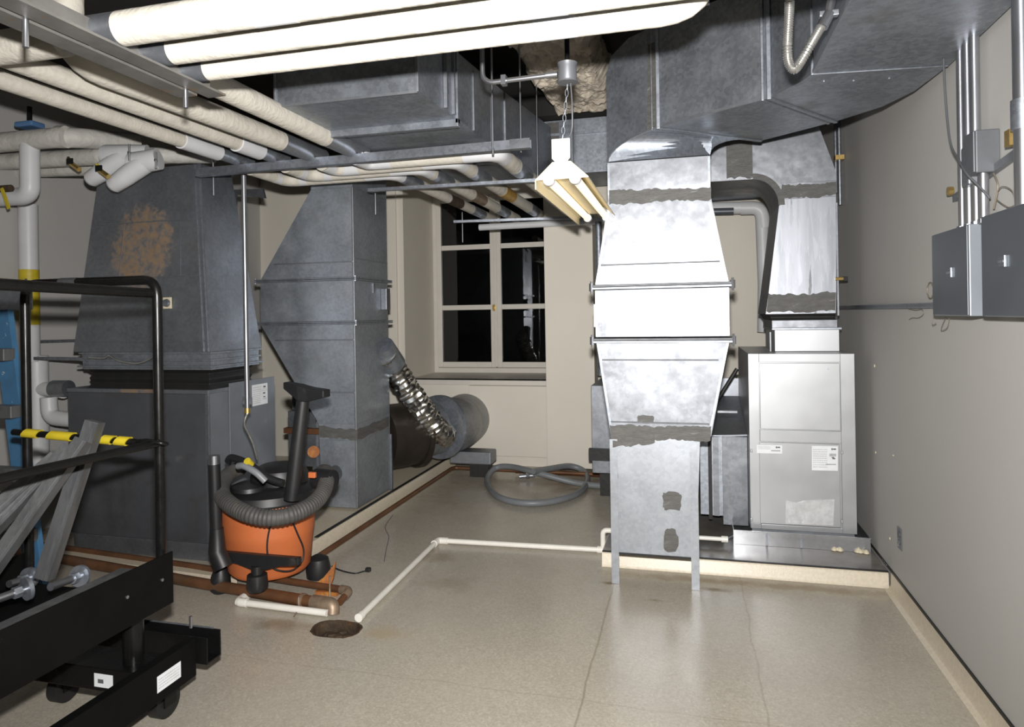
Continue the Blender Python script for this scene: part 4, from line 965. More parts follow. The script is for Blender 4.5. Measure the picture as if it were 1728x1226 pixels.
obj('tee_branch', tube(B(), [aY(64, 655, 3.8), aY(108, 660, 3.78)], .05, 20), wrap_w, lt, smooth=50)
obj('elbow', tube(B(), fillet([aY(82, 670, 3.72), aY(84, 704, 3.72), aY(125, 708, 3.72)], .08), .052, 20), wrap_w, lt, smooth=50)
obj('grey_collar', cyl(B(), aY(90, 655, 3.7), aY(116, 655, 3.7), .055, 20), galv_old, lt, smooth=40)
s = strut(aX(66, 576, -4.50), aX(136, 574, -4.50), 'short wall strut left of old plenum, upper one', .03, .02); 
s = strut(aY(60, 604, 3.70), aY(170, 606, 3.66), 'wall strut just above the old air unit at left', .03, .02)

# ================================================================== LAMP, JUNCTION BOX
fx = thing('fluorescent_fixture', 'lit two tube cream fluorescent fixture hanging on a chain', 'lamp', V((-.49, 3.25, 2.06)))
FA, FB = V((-.478, 2.63, 2.075)), V((-.50, 3.86, 2.085))
def fxp(y, x, z): t = (y-FA.y)/(FB.y-FA.y); c = FA.lerp(FB, t); return c+V((x, 0, z))
prof = [(-.105, -.050), (-.035, .012), (.035, .012), (.105, -.050), (.105, -.046), (.036, .018), (-.036, .018), (-.105, -.046)]
obj('reflector', loft(B(), [[fxp(y, x, z) for x, z in prof] for y in (FA.y, FB.y)]), cream, fx)
obj('end_skirt', loft(B(), [[fxp(y, x, z) for x, z in ((-.105, -.05), (.105, -.05), (.036, .016), (-.036, .016))] for y in (FA.y-.002, FA.y)]), cream, fx)
obj('ballast_cover', loft(B(), [[fxp(y, x, z) for x, z in ((-.045, -.028), (.045, -.028), (.034, .014), (-.034, .014))] for y in (FA.y+.02, FB.y-.02)]), cream, fx, bevel=.003)
for s_ in (-1, 1):
    a, b = fxp(FA.y+.03, s_*.052, -.050), fxp(FB.y-.03, s_*.052, -.050); obj('fluorescent_tube', cyl(B(), a, b, .0175, 16), tube_m, fx, smooth=50)
    for y in (FA.y+.02, FB.y-.02): p = fxp(y, s_*.052, -.050); obj('lamp_holder', cyl(B(), p-V((0, .02, 0)), p+V((0, .012, 0)), .022, 16), whitep, fx, smooth=50)
bm = slab(B(), [FA+V((-.036, -.012, .105)), FA+V((.036, -.012, .105)), FA+V((.036, -.012, .03)), FA+V((0, -.012, -.012)), FA+V((-.036, -.012, .03))], V((0, .01, 0)))
obj('end_plate', bm, whitep, fx, bevel=.002)
obj('bottom_skirt', loft(B(), [[fxp(y, x, z) for x, z in ((-.107, -.05), (-.103, -.05), (-.103, -.085), (-.107, -.085))] for y in (FA.y, FB.y)]), cream, fx)
jb = V((-.452, 2.65, 2.43))
jbx = thing('junction_box', 'round dark junction box at the end of ceiling conduit above the lamp', 'junction box', jb)
obj('box_body', lathe(B(), [(.034, -.02), (.038, -.012), (.036, .035), (.04, .05)], jb, 24), boxgrey, jbx, smooth=40)
obj('cover_plate', lathe(B(), [(.041, -.026), (.041, -.02)], jb, 24), boxgrey, jbx, smooth=40)
obj('mounting_stem', cyl(B(), jb+V((0, 0, .05)), V((jb.x, jb.y, ZC)), .010, 10), blackp, jbx)
cn = thing('ceiling_conduit', 'thin steel conduit running left from the round junction box', 'conduit', V((-.8, 2.65, 2.45)))
obj('pipe', tube(B(), fillet([V((-.80, 2.65, ZC)), V((-.80, 2.65, 2.436)), jb+V((-.045, 0, .012))], .05), .010, 14), steel, cn, smooth=40)
obj('coupling', cyl(B(), jb+V((-.085, 0, .012)), jb+V((-.04, 0, .012)), .014, 12), steel, cn, smooth=40)
obj('strap', bx(-.72, -.70, 2.635, 2.665, 2.42, 2.458), steel, cn)
cn2 = thing('ceiling_conduit', 'thin conduit in shadow crossing the dark ceiling void to the trunk duct', 'conduit', V((-.5, 3.3, 2.95)))
obj('pipe', cyl(B(), V((-1.1, 3.05, 2.78)), V((.1, 3.05, 2.82)), .010, 12), steel_d, cn2, smooth=40)
# chain with links and cord
ch = thing('lamp_chain', 'steel link chain between the round junction box and fluorescent lamp', 'chain', V((-.46, 2.63, 2.3)))
a, b = jb+V((.0, 0, -.03)), FA+V((.006, -.004, .10)); L_ = (b-a).length; nl = 9; bm = None
for i in range(nl):
    p = a.lerp(b, (i+.5)/nl); h = L_/nl*.62; pts = []
    for k in range(14):
        an = 2*PI*k/14; u = .006*math.cos(an); v_ = h*math.sin(an)
        pts.append(p+(V((u, 0, v_)) if i % 2 else V((0, u, v_))))
    obj('chain_link', tube(B(), pts, .0016, 6, closed=True), steel_d, ch, smooth=60)
cord_pts = smooth_path([jb+V((.012, 0, -.03)), jb+V((.018, -.01, -.12)), jb+V((.012, 0, -.22)), FA+V((.010, -.008, .10))], 10)
obj('lamp_cord', tube(B(), cord_pts, .003, 8), boxgrey, fx, smooth=60)

# ================================================================== RIGHT WALL ELECTRICS
PX = .925
def panel(name, label, y0, y1, z0, z1, hy, hz):
    t = thing(name, label, 'electrical panel', V((XR-.05, (y0+y1)/2, z0)))
    obj('case', bx(PX+.004, XR-.001, y0, y1, z0, z1), panelside, t, bevel=.003)
    d = obj('door', bx(PX-.002, PX+.004, y0+.003, y1-.003, z0+.003, z1-.003), panelm, t, bevel=.002)
    obj('latch_plate', bx(PX-.005, PX-.002, hy-.022, hy+.022, hz-.016, hz+.016), boxgrey, d, bevel=.001)
    obj('latch_lever', bx(PX-.008, PX-.003, hy-.024, hy+.018, hz-.004, hz+.004), galv_dull, d, bevel=.001)
    obj('latch_bar', bx(PX-.009, PX-.002, hy-.034, hy-.027, hz-.018, hz+.018), galv_dull, d, bevel=.001)
    return t
ps = aX(1575, 395, PX), aX(1575, 533, PX)
h = aX(1603, 460, PX)
panel('electrical_panel', 'smaller dark grey electrical panel on the right wall, left of the large one', 2.665, 3.02, 1.468, 1.785, h.y, h.z)
h = aX(1692, 441, PX)
panel('electrical_panel', 'large dark grey electrical panel at the right picture edge', 1.95, 2.55, 1.468, 1.795, h.y, h.z)
ws = thing('wall_strut', 'long dark strut rail fixed along the right wall left of the panels', 'strut', V((1.0, 4.1, 1.5)))
obj('rail', bx(XR-.018, XR-.001, 3.03, 5.25, 1.498, 1.522), galv_old, ws); obj('rail_lip', bx(XR-.021, XR-.018, 3.03, 5.25, 1.516, 1.522), galv_dull, ws); obj('rail_lip', bx(XR-.021, XR-.018, 3.03, 5.25, 1.498, 1.504), galv_dull, ws)
cys = []
for i, (px, x_) in enumerate(((1624, .985), (1636, .985), (1648, .980), (1660, .975))):
    p = aX(px, 360, x_); zt_ = 3.2 if i < 3 else 2.0
    if i == 3: zt_ = 1.985
    t = thing('wall_conduit', ['leftmost of the four steel conduits entering the small panel', 'second from left steel conduit entering the small panel', 'third from left steel conduit above the small panel', 'rightmost short steel conduit below the grey junction box'][i], 'conduit', V((x_, p.y, 1.786)))
    obj('pipe', cyl(B(), V((x_, p.y, 1.780)), V((x_, p.y, zt_)), .0165 if i else .013, 16), steel, t, smooth=50)
    obj('bushing', cyl(B(), V((x_, p.y, 1.786)), V((x_, p.y, 1.80)), .020, 8), steel_d, t)
    cys.append((x_, p.y))
p = aX(1722, 300, .975)
t = thing('wall_conduit', 'stout steel conduit above the large panel at the right edge', 'conduit', V((.975, p.y, 1.80)))
obj('pipe', cyl(B(), V((.975, p.y-.02, 1.79)), V((.975, p.y-.02, 3.2)), .024, 18), steel, t, smooth=50)
obj('coupling', cyl(B(), V((.975, p.y-.02, 2.03)), V((.975, p.y-.02, 2.12)), .030, 18), steel_d, t, smooth=50)
jbw = thing('wall_junction_box', 'grey square junction box on conduits above the electrical panels', 'junction box', V((.98, 2.70, 1.95)))
a = aX(1645, 232, .945); b = aX(1681, 290, .945)
obj('box_body', bx(.945, XR-.002, 2.64, 2.72, 1.955, 2.10), boxgrey, jbw, bevel=.004)
obj('cover', bx(.938, .945, 2.642, 2.718, 1.957, 2.098), boxgrey, jbw, bevel=.004)
obj('side_fitting', bx(.95, .985, 2.722, 2.79, 1.93, 2.07), galv_old, jbw, bevel=.006)
bm = B(); bar(bm, V((XR-.012, 3.02, 1.925)), V((XR-.012, 2.40, 1.995)), .02, .025); obj('support_strut', bm, galv_old, jbw)
bm = B(); cyl(bm, V((XR-.03, 2.99, 1.95)), V((.972, 2.99, 1.95)), .017, 8); obj('conduit_clamp', bm, brass, jbw)
obj('conduit_clamp', bx(.965, 1.0, 2.44, 2.475, 2.0, 2.05), brass, jbw)
cbp = smooth_path([V((.955, 2.96, 2.6)), V((.95, 2.935, 2.35)), V((.94, 2.86, 2.12)), V((.928, 2.74, 2.02)), V((.925, 2.66, 1.955)), V((.95, 2.62, 1.90)), V((.97, 2.60, 1.86))], 10)
obj('grey_cable', tube(B(), cbp, .0038, 8), boxgrey, None, smooth=60, label='grey cable slanting across the wall junction box', cat='cable')
def loopwire(name, label, pts, r=.0015, m=wirem):
    return obj(name, tube(B(), smooth_path(pts, 8), r, 6), m, None, smooth=60, label=label, cat='wire')
def wx(px, py, d=.012): return aX(px, py, XR-d)
loopwire('loose_wire', 'curl of loose wire above the large electrical panel', [wx(x, y, .03) for x, y in ((1705, 352), (1682, 335), (1690, 315), (1708, 322), (1712, 345), (1700, 350))])
loopwire('loose_wire', 'thin wire dropping from the wall junction box to the panels', [wx(x, y, .03) for x, y in ((1677, 292), (1684, 310), (1682, 330), (1677, 352))], .003)
loopwire('loose_wire', 'short kinked wire on the wall below the strut rail', [wx(x, y) for x, y in ((1533, 521), (1545, 523), (1556, 522), (1558, 530), (1550, 536), (1540, 536), (1534, 539))])
loopwire('loose_wire', 'bent wires poking out below the small electrical panel', [wx(x, y, .03) for x, y in ((1596, 535), (1588, 556), (1598, 553), (1602, 536))])
loopwire('loose_wire', 'short stub wire at the lower corner of the small panel', [wx(x, y, .03) for x, y in ((1573, 536), (1574, 548), (1580, 545))])
c = wx(1570, 490, .01); obj('wire_coil', tube(B(), [c+V((0, .035*math.cos(2*PI*k/24)*(1+.1*(k % 3)), .035*math.sin(2*PI*k/24))) for k in range(24)], .003, 6, closed=True), wirem, None, smooth=60, label='small coil of pale wire behind the small panel edge', cat='wire')
ol = thing('wall_outlet', 'small steel wall outlet plate low on the right wall', 'outlet', aX(1518, 908, XR))
p = aX(1519, 908, XR); obj('cover_plate', bx(XR-.005, XR-.0005, p.y-.035, p.y+.035, p.z-.055, p.z+.055), galv_bright, ol, bevel=.002)
for s_ in (-1, 1): obj('socket', cyl(B(), V((XR-.005, p.y, p.z+s_*.02)), V((XR-.008, p.y, p.z+s_*.02)), .014, 14), boxgrey, ol)
# conduit group behind the return duct at the wall
t = thing('wall_conduit', 'dark vertical conduit on right wall behind the return duct elbow', 'conduit', V((.98, 4.95, 2.4)))
p = aX(1411, 260, .985); obj('pipe', cyl(B(), V((.985, 5.0, 2.2)), V((.985, 5.0, 3.2)), .012, 12), steel_d, t, smooth=40); obj('pipe', cyl(B(), V((.985, 5.12, 2.3)), V((.985, 5.12, 3.2)), .010, 12), steel_d, t, smooth=40)
obj('clamp', bx(.955, 1.01, 4.97, 5.03, 2.50, 2.53), brass, t)

# things behind the riser, right gap
t = pipe('insulated_pipe', 'white insulated pipe with elbow on back wall right of the riser', [aY(1150, 352, 6.3), aY(1285, 350, 6.3), aY(1290, 480, 6.3), aY(1289, 560, 6.3)], .055, wrap_w, .10)
obj('elbow_cover', tube(B(), fillet([aY(1250, 351, 6.3), aY(1286, 350, 6.3), aY(1289, 385, 6.3)], .10), .060, 20), wrap_w, t, smooth=50)
obj('grey_section', tube(B(), [aY(1150, 358, 6.22), aY(1238, 356, 6.22)], .03, 16), panelm, t, smooth=50)
t = pipe('brass_strip_pipe', 'thin yellowish pipe crossing behind the riser near the ceiling', [aY(1150, 307, 6.0), aY(1275, 304, 6.0)], .012, brass)
pipe('yellow_labelled_pipe', 'short yellow banded pipe behind the return duct elbow', [aY(1268, 316, 6.35), aY(1330, 330, 6.35)], .03, yellow)
obj('high_shelf_duct', bx(.10, .75, 5.7, 6.3, 2.47, 2.75), galv_old, None, bevel=.004, label='dark duct side seen high between riser and return duct', cat='duct')
t = pipe('diagonal_brace', 'dark ribbed diagonal hose beside the riser lower taper', [aY(1190, 708, 5.0), aY(1244, 622, 5.0)], .014, rubber)
# things left of the riser (narrow strip)
t = thing('rear_service_duct', 'narrow grey duct and collar seen left of the riser before the chase', 'duct', V((-.7, 5.5, .2)))
obj('duct_body', bx(-.78, -.50, 5.45, 6.2, .22, .92), galv_old, t, bevel=.004)
obj('collar', bx(-.80, -.50, 5.40, 5.45, .33, .42), rubber, t)
obj('foot', bx(-.74, -.60, 5.6, 6.1, .001, .219), rubber, t)
obj('pipe_stem', cyl(B(), V((-.77, 6.0, .95)), V((-.77, 6.0, 2.3)), .03, 12), galv_dull, t, smooth=40)

# ================================================================== FLOOR PIPES, HOSE
rp = .0165
pv = thing('white_floor_pipe', 'long white plastic drain line bending across floor from drain to pad', 'pipe', V((-1.63, 4.2, 0)))
A_, B_, C_ = V((-1.60, 3.05, .022)), V((-1.63, 4.215, .022)), V((-.555, 4.26, .022))
obj('pipe', cyl(B(), A_, B_, rp, 16), pvc, pv, smooth=50); obj('pipe', cyl(B(), B_, C_, rp, 16), pvc, pv, smooth=50)
obj('elbow', tube(B(), fillet([B_-V((0, .07, 0)), B_, B_+V((.07, .003, 0))], .03), .022, 16), pvc, pv, smooth=50)
D_ = V((-.535, 4.26, .15)); obj('end_elbow', tube(B(), fillet([C_, V((-.55, 4.262, .022)), V((-.55, 4.262, .145)), V((-.46, 4.262, .145))], .03), rp, 16), pvc, pv, smooth=50)
obj('coupling', cyl(B(), C_-V((.03, 0, 0)), C_+V((.01, 0, 0)), .022, 16), pvc, pv, smooth=50)
obj('open_end', cyl(B(), A_-V((0, .004, 0)), A_+V((0, .03, 0)), .021, 16), pvc, pv, smooth=50)
sp2 = thing('short_white_pipe', 'short bright white plastic pipe on floor in front of copper line', 'pipe', V((-2.0, 3.06, 0)))
a, b = aZ(400, 1015, .022), aZ(552, 1034, .022)
obj('pipe', cyl(B(), a, b, .017, 16), pvc, sp2, smooth=50)
obj('elbow', tube(B(), fillet([a+V((.06, 0, 0)), a, a+V((0, .09, 0))], .03), .022, 16), pvc, sp2, smooth=50)
cp = thing('copper_drain_line', 'thick brown copper line along the floor ending in an elbow at drain', 'pipe', V((-2.5, 3.1, 0)))
ZE = .045
E0 = aZ(119, 945, ZE); Em = aZ(348, 985, ZE); E1 = aZ(552, 1019, ZE); E0 = E0+(E0-Em).normalized()*.7
obj('pipe', tube(B(), fillet([E0, Em, E1, E1+V((.03, -.004, 0)), V((E1.x+.034, E1.y-.005, .008))], .03), .029, 20), copper, cp, smooth=50)
obj('elbow', tube(B(), fillet([E1-(E1-Em).normalized()*.09, E1+V((.032, 0, 0)), V((E1.x+.036, E1.y-.012, .004))], .035), .035, 20), copper_fit, cp, smooth=50)
obj('collar', cyl(B(), Em.lerp(E1, .80), Em.lerp(E1, .825), .035, 20), copper_fit, cp, smooth=50)
p = Em.lerp(E1, .81); obj('wire_tie', tube(B(), [p+V((0, -.036, .03)), p+V((.008, -.046, -.02)), V((p.x+.012, p.y-.10, .004))], .0035, 8), copper_fit, cp, smooth=50)
cp2 = thing('copper_drain_line', 'thinner brown pipe behind the thick one turning back in a hook', 'pipe', V((-2.5, 3.3, 0)))
E2, Ek, E3, E4 = aZ(125, 926, .04), aZ(322, 954, .04), aZ(590, 996, .055), aZ(573, 1016, .035); E2 = E2+(E2-Ek).normalized()*.6
obj('pipe', tube(B(), fillet([E2, Ek, E3, E4], .03), .0175, 18), copper, cp2, smooth=50)
obj('elbow', tube(B(), fillet([E3.lerp(Ek, .05), E3, E3.lerp(E4, .5)], .03), .022, 18), copper_fit, cp2, smooth=50)
obj('wire_tie', tube(B(), [E3.lerp(Ek, .10)+V((0, -.02, .07)), E3.lerp(Ek, .10)+V((0, -.024, .0)), E3.lerp(Ek, .09)+V((0, -.04, -.05))], .005, 8), copper_fit, cp2, smooth=50)
rb = thing('rusty_floor_bracket', 'orange rusty angle bracket standing by the vacuum caster', 'bracket', V((-1.9, 3.3, 0)))
bm = slab(B(), [aT(546, 974, 3.72), aT(560, 957, 3.72), aT(566, 948, 3.72), aT(562, 975, 3.72), aT(556, 992, 3.72), aT(532, 992, 3.72), aT(532, 984, 3.72)], V((0, .012, 0))); obj('plate', bm, woodrust, rb)
obj('foot', bx(-1.99, -1.86, 3.30, 3.38, .001, .02), woodrust, rb)
obj('cream_floor_sill', slab(B(), [aZ(60, 919, .03), aZ(392, 968, .03), aZ(400, 977, .03), aZ(60, 931, .03)], V((0, 0, -.028))), padm, None, bevel=.004, label='flat cream sill strip on the floor between the two brown pipes', cat='sill')
br_ = thing('long_copper_line', 'long thin brown pipe along the floor past the pad to back wall', 'pipe', V((-2.2, 4.9, 0)))
F0, F1, F2 = V((-2.20, 3.60, .055)), V((-2.20, 6.12, .055)), V((-.52, 6.10, .055))
obj('pipe', tube(B(), fillet([F0, F1, F2], .06), .018, 16), copper, br_, smooth=50)
obj('second_pipe', tube(B(), [V((-1.60, 6.16, .03)), V((-.52, 6.15, .03))], .012, 12), copper, br_, smooth=50)
hs = obj('grey_drain_hose', tube(B(), fillet(smooth_path([aZ(1040, 821, .03), aZ(975, 815, .035), aZ(905, 797, .11), aZ(862, 787, .11), aZ(835, 790, .08), aZ(822, 810, .028), aZ(838, 836, .026), aZ(880, 848, .026), aZ(930, 846, .026), aZ(975, 832, .026), aZ(991, 812, .03), aZ(986, 795, .06), aZ(962, 786, .10), aZ(930, 790, .12), aZ(900, 795, .14)], 10), 0), .026, 16), hose_grey, None, smooth=60,
      label='grey flexible hose coiled in a loose ring on floor before the chase', cat='hose')
p = aZ(893, 804, .03); hf = thing('hose_fitting', 'small chrome hose end fitting inside the grey hose ring', 'fitting', p)
obj('nozzle', cyl(B(), p+V((-.09, -.01, .0)), p+V((.05, .03, .01)), .018, 12), steel_d, hf, smooth=40); obj('nut', cyl(B(), p+V((-.03, 0, .004)), p+V((.0, .012, .006)), .026, 6), steel, hf)
ck = smooth_path([aZ(663, 868, .003), aZ(650, 888, .003), aZ(656, 905, .003), aZ(652, 925, .003), aZ(648, 947, .003)], 8)
obj('stray_string', tube(B(), ck, .0022, 6), boxgrey, None, label='thin dark string lying on floor right of long copper line', cat='string')

# ================================================================== VACUUM
VC = V((-2.315, 3.375, 0)); vac = thing('shop_vacuum', 'orange drum wet dry vacuum with black lid and draped grey hose', 'vacuum', VC)
zb_, zr = .088, .49
obj('drum', lathe(B(), [(.17, zb_), (.205, zb_+.008), (.222, zb_+.03), (.240, .30), (.244, .315), (.244, .33), (.255, zr-.03), (.262, zr-.025), (.262, zr)], VC, 56), orange, vac, smooth=35)
obj('lid', lathe(B(), [(.264, zr), (.268, zr+.012), (.255, zr+.05), (.20, zr+.075), (.17, zr+.08)], VC, 48), plastic, vac, smooth=35)
obj('power_head', lathe(B(), [(.16, zr+.08), (.158, zr+.12), (.145, zr+.155), (.10, zr+.175), (.03, zr+.18)], VC+V((.03, .06, 0)), 40), plastic, vac, smooth=35)
obj('lid_recess', lathe(B(), [(.09, zr+.079), (.085, zr+.10), (.06, zr+.102)], VC+V((-.02, -.15, 0)), 28), plastic, vac, smooth=35)
hp = [aT(385, 778, 3.72), aT(392, 772, 3.70), aT(420, 783, 3.65), aT(450, 805, 3.62), aT(478, 815, 3.60)]
obj('carry_handle', tube(B(), smooth_path(hp, 6), .02, 12), plastic, vac, smooth=50)
hp = [aT(402, 786, 3.5), aT(412, 786, 3.48), aT(432, 797, 3.46), aT(448, 812, 3.46)]
obj('front_handle', tube(B(), smooth_path(hp, 6), .017, 12), hose_grey, vac, smooth=50, label='grey front carry handle')
p = aT(421, 780, 3.50); obj('yellow_knob', cyl(B(), p+V((0, .01, -.012)), p+V((0, -.02, .012)), .019, 10), yellow, vac, smooth=40, label='small yellow knob')
p = aT(527, 801, 3.60); obj('orange_latch', bx(p.x-.02, p.x+.02, p.y-.01, p.y+.01, p.z-.015, p.z+.015), orange, vac, bevel=.004)
p = aT(556, 808, 3.75); obj('hose_port', cyl(B(), p-V((.08, 0, 0)), p+V((.03, -.02, 0)), .056, 24), plastic, vac, smooth=40)
pp = [aT(545, 795, 3.95), aT(552, 800, 3.8), aT(545, 830, 3.62), aT(522, 854, 3.48), aT(480, 871, 3.38), aT(440, 872, 3.36), aT(403, 860, 3.40), aT(377, 840, 3.52), aT(374, 818, 3.70), aT(386, 800, 3.88), aT(405, 790, 4.0)]
obj('suction_hose', tube(B(), smooth_path(pp, 12), .04, 20, step=.0045, rf=lambda i, n, p: .0425 if (i//2) % 2 else .0385), hosem, vac, smooth=60)
# upright wand with floor tool
wa, wb_ = aT(492, 842, 3.55), aT(513, 660, 3.55)
obj('wand', tube(B(), [wa, wb_], .033, 20, rf=lambda i, n, p: .040 if i == 0 else .033), plastic, vac, smooth=50)
ta, tb = aT(483, 650, 3.60), aT(552, 660, 3.50)
bm = loft(B(), [[ta+V((0, -.03, .02)), ta+V((0, .03, .02)), ta+V((0, .03, -.015)), ta+V((0, -.03, -.015))],
                [wb_+V((-.02, -.04, .035)), wb_+V((-.02, .04, .035)), wb_+V((-.01, .04, -.05)), wb_+V((-.01, -.04, -.05))],
                [wb_+V((.04, -.04, .02)), wb_+V((.04, .04, .02)), wb_+V((.04, .04, -.05)), wb_+V((.04, -.04, -.05))],
                [tb+V((0, -.035, .008)), tb+V((0, .035, .008)), tb+V((0, .035, -.03)), tb+V((0, -.035, -.03))]])
obj('floor_tool', bm, plastic, vac, bevel=.006)
# dolly arms + casters
f0, f1 = aT(371, 938, 3.38), aT(505, 950, 3.28)
da = [aY(x, y, 3.085) for x, y in ((372, 931), (442, 937), (503, 942), (503, 954), (470, 956), (447, 962), (425, 962), (400, 952), (372, 945))]
bm = loft(B(), [da, [p+V((0, .035, 0)) for p in da]])
obj('dolly_arm', bm, plastic, vac, bevel=.004)
def caster(p, lbl=None):
    p = V((p.x, p.y, 0))
    c = obj('caster', lathe(B(), [(.030, .125), (.030, .075), (.052, .07), (.055, .02), (.047, .002)], p, 20), plastic, vac, smooth=45)
    return c
pz = aT(434, 976, 3.55); obj('caster', lathe(B(), [(.030, .215), (.030, .175), (.050, .17), (.055, .11), (.045, .088)], V((pz.x, pz.y, 0)), 20), plastic, vac, smooth=45)
p = aT(537, 948, 3.93); obj('caster', lathe(B(), [(.02, .135), (.058, .115), (.070, .06), (.066, .01), (.05, .002)], V((p.x, p.y, 0.0)), 20), plastic, vac, smooth=45)
p2 = aT(372, 960, 3.75); obj('caster', lathe(B(), [(.03, .14), (.05, .09), (.055, .02), (.04, .002)], V((p2.x, p2.y, 0)), 20), plastic, vac, smooth=45)
obj('caster', lathe(B(), [(.03, .12), (.05, .08), (.055, .02), (.04, .002)], V((VC.x, VC.y+.22, 0)), 20), plastic, vac, smooth=45)
# stored extension wand at left
ea, eb = aT(361, 768, 3.55), aT(362, 935, 3.50); eb = V((ea.x+.01, ea.y, eb.z))
obj('stored_wand', cyl(B(), eb, ea-V((0, 0, .045)), .030, 20), plastic, vac, smooth=50)
obj('wand_ferrule', cyl(B(), ea-V((0, 0, .045)), ea, .029, 20), steel, vac, smooth=50)
obj('wand_socket', tube(B(), [eb+V((0, 0, .12)), eb, eb+V((.04, 0, -.08))], .045, 20, rf=lambda i, n, p: (.033, .043, .05)[i]), plastic, vac, smooth=50)
# cord loops over the drum
def oncyl(px, py, rad=.262):
    d = ray(px, py); o = V((0, 0, EYE))-VC; a = d.x**2+d.y**2; b = 2*(o.x*d.x+o.y*d.y); c = o.x**2+o.y**2-rad*rad; D = b*b-4*a*c
    t = (-b-math.sqrt(max(D, 0)))/(2*a); return V((0, 0, EYE))+d*t
cpts = [oncyl(x, y, .275) for x, y in ((462, 872), (453, 900), (451, 930), (458, 955), (475, 963), (495, 961), (510, 945), (512, 925), (502, 900), (490, 872))]
obj('power_cord', tube(B(), smooth_path(cpts, 8), .0048, 8), plastic, vac, smooth=60)
cl_ = smooth_path([aZ(560, 955, .02), aZ(575, 962, .006), aZ(598, 967, .006), aZ(612, 964, .006), aZ(622, 962, .006)], 8)
obj('plug_cord', tube(B(), cl_, .0045, 8), plastic, vac, smooth=60); p = aZ(622, 961, .012); obj('plug', bx(p.x-.018, p.x+.012, p.y-.012, p.y+.012, p.z-.011, p.z+.012), plastic, vac, bevel=.003)

# ================================================================== CART
CXR, CXL, CYF, CYN = -1.862, -2.525, 2.10, .55
ct = thing('platform_cart', 'black steel platform cart with tube rails loaded with metal channels', 'cart', V((-2.2, 1.3, 0)))
obj('side_plate', bx(CXR, CXR+.008, CYN, CYF+.01, .462, .650), blackplate, ct, bevel=.002)
obj('side_plate', bx(CXL-.008, CXL, CYN, CYF+.01, .462, .60), blackplate, ct, bevel=.002)
obj('deck', bx(CXL, CXR-.001, CYN, CYF-.02, .478, .492), blackplate, ct)
tr_ = .0175; zt1 = 1.648
for x in (CXR-.035, CXL+.01):
    obj('post', cyl(B(), V((x, CYF-.0, .47)), V((x, CYF, zt1-.13)), tr_, 18), blackp, ct, smooth=50)
hx0, hx1 = CXL+.01, CXR-.035
obj('handle_hoop', tube(B(), fillet([V((hx0, CYF, zt1-.13)), V((hx0, CYF, zt1)), V((hx1, CYF, zt1)), V((hx1, CYF, zt1-.13))], .10, 10), tr_, 18), blackp, ct, smooth=50)
obj('side_top_rail', tube(B(), [V((hx1-.012, CYF-.005, zt1-.05)), V((hx1-.012, CYN, zt1-.02))], tr_, 18), blackp, ct, smooth=50)
obj('side_mid_rail', tube(B(), [V((hx1+.012, CYF-.02, 1.052)), V((hx1+.01, CYN, 1.075))], .0145, 16), blackp, ct, smooth=50)
obj('end_mid_rail', tube(B(), [V((hx0-.03, CYF-.03, 1.075)), V((hx1+.02, CYF-.028, 1.05))], .0125, 16), blackp, ct, smooth=50)
obj('rail_hook', tube(B(), smooth_path([V((hx1-.05, CYF-.05, 1.062)), V((hx1+.0, CYF-.052, 1.065)), V((hx1+.045, CYF-.045, 1.057)), V((hx1+.05, CYF-.02, 1.05)), V((hx1+.02, CYF-.01, 1.045))], 6), .008, 10), blackp, ct, smooth=50)
# worn band on hoop and hazard tape on the end rail
a = aY(103, 480, CYF); b = aY(131, 480, CYF); obj('silver_tape', cyl(B(), V((a.x, CYF, zt1)), V((b.x, CYF, zt1)), tr_+.0015, 18), galv_bright, ct, smooth=50, label='worn silver tape')
for px0, px1 in ((42, 66), (84, 122), (172, 190), (197, 216)):
    e0, e1 = V((hx0-.03, CYF-.03, 1.075)), V((hx1+.02, CYF-.028, 1.05)); a, b = aY(px0, 738, CYF-.03), aY(px1, 740, CYF-.03)
    u0, u1 = (a.x-e0.x)/(e1.x-e0.x), (b.x-e0.x)/(e1.x-e0.x); sk = (e1-e0).normalized()*.012
    rg = [[c_+sk*math.cos(2*PI*k/16)+V((0, .0175*math.sin(2*PI*k/16), .0175*math.cos(2*PI*k/16))) for k in range(16)] for c_ in (e0.lerp(e1, u0), e0.lerp(e1, u1))]
    obj('hazard_tape_stripe', loft(B(), rg), yellow, ct, smooth=50)
# lower chassis
obj('chassis_beam', bx(-1.875, -1.835, .6, 2.20, .150, .290), blackplate, ct, bevel=.003)
obj('chassis_beam', bx(-2.52, -2.48, .6, 2.20, .150, .290), blackplate, ct, bevel=.003)
obj('end_channel', channel(B(), V((-2.55, 2.255, .235)), V((-1.80, 2.255, .235)), .08, .10, .005, V((0, 0, -1))), blackp, ct)
obj('end_channel_edge', bx(-2.50, -1.83, 2.292, 2.297, .284, .289), galv_dull, ct)
obj('support_post', cyl(B(), V((-1.95, 2.02, .28)), V((-1.95, 2.02, .478)), .035, 18), blackp, ct, smooth=50)
obj('support_post', cyl(B(), V((-2.44, 2.02, .28)), V((-2.44, 2.02, .478)), .035, 18), blackp, ct, smooth=50)
obj('cross_beam', bx(-2.48, -1.875, 1.95, 2.09, .20, .28), blackp, ct, bevel=.003)
a, b = aX(265, 1139, -1.834), aX(305, 1122, -1.834); c = aX(306, 1097, -1.834)
c00 = V((-1.8345, a.y, .187)); c10 = V((-1.8345, b.y, .187)); 
sheet(ct, c00, c10, c00+V((0, 0, .058)), (1, 0, 0), marks_rows(.06, .94, .15, .85, 4, ink_l, 9), lbl='white printed warning label')
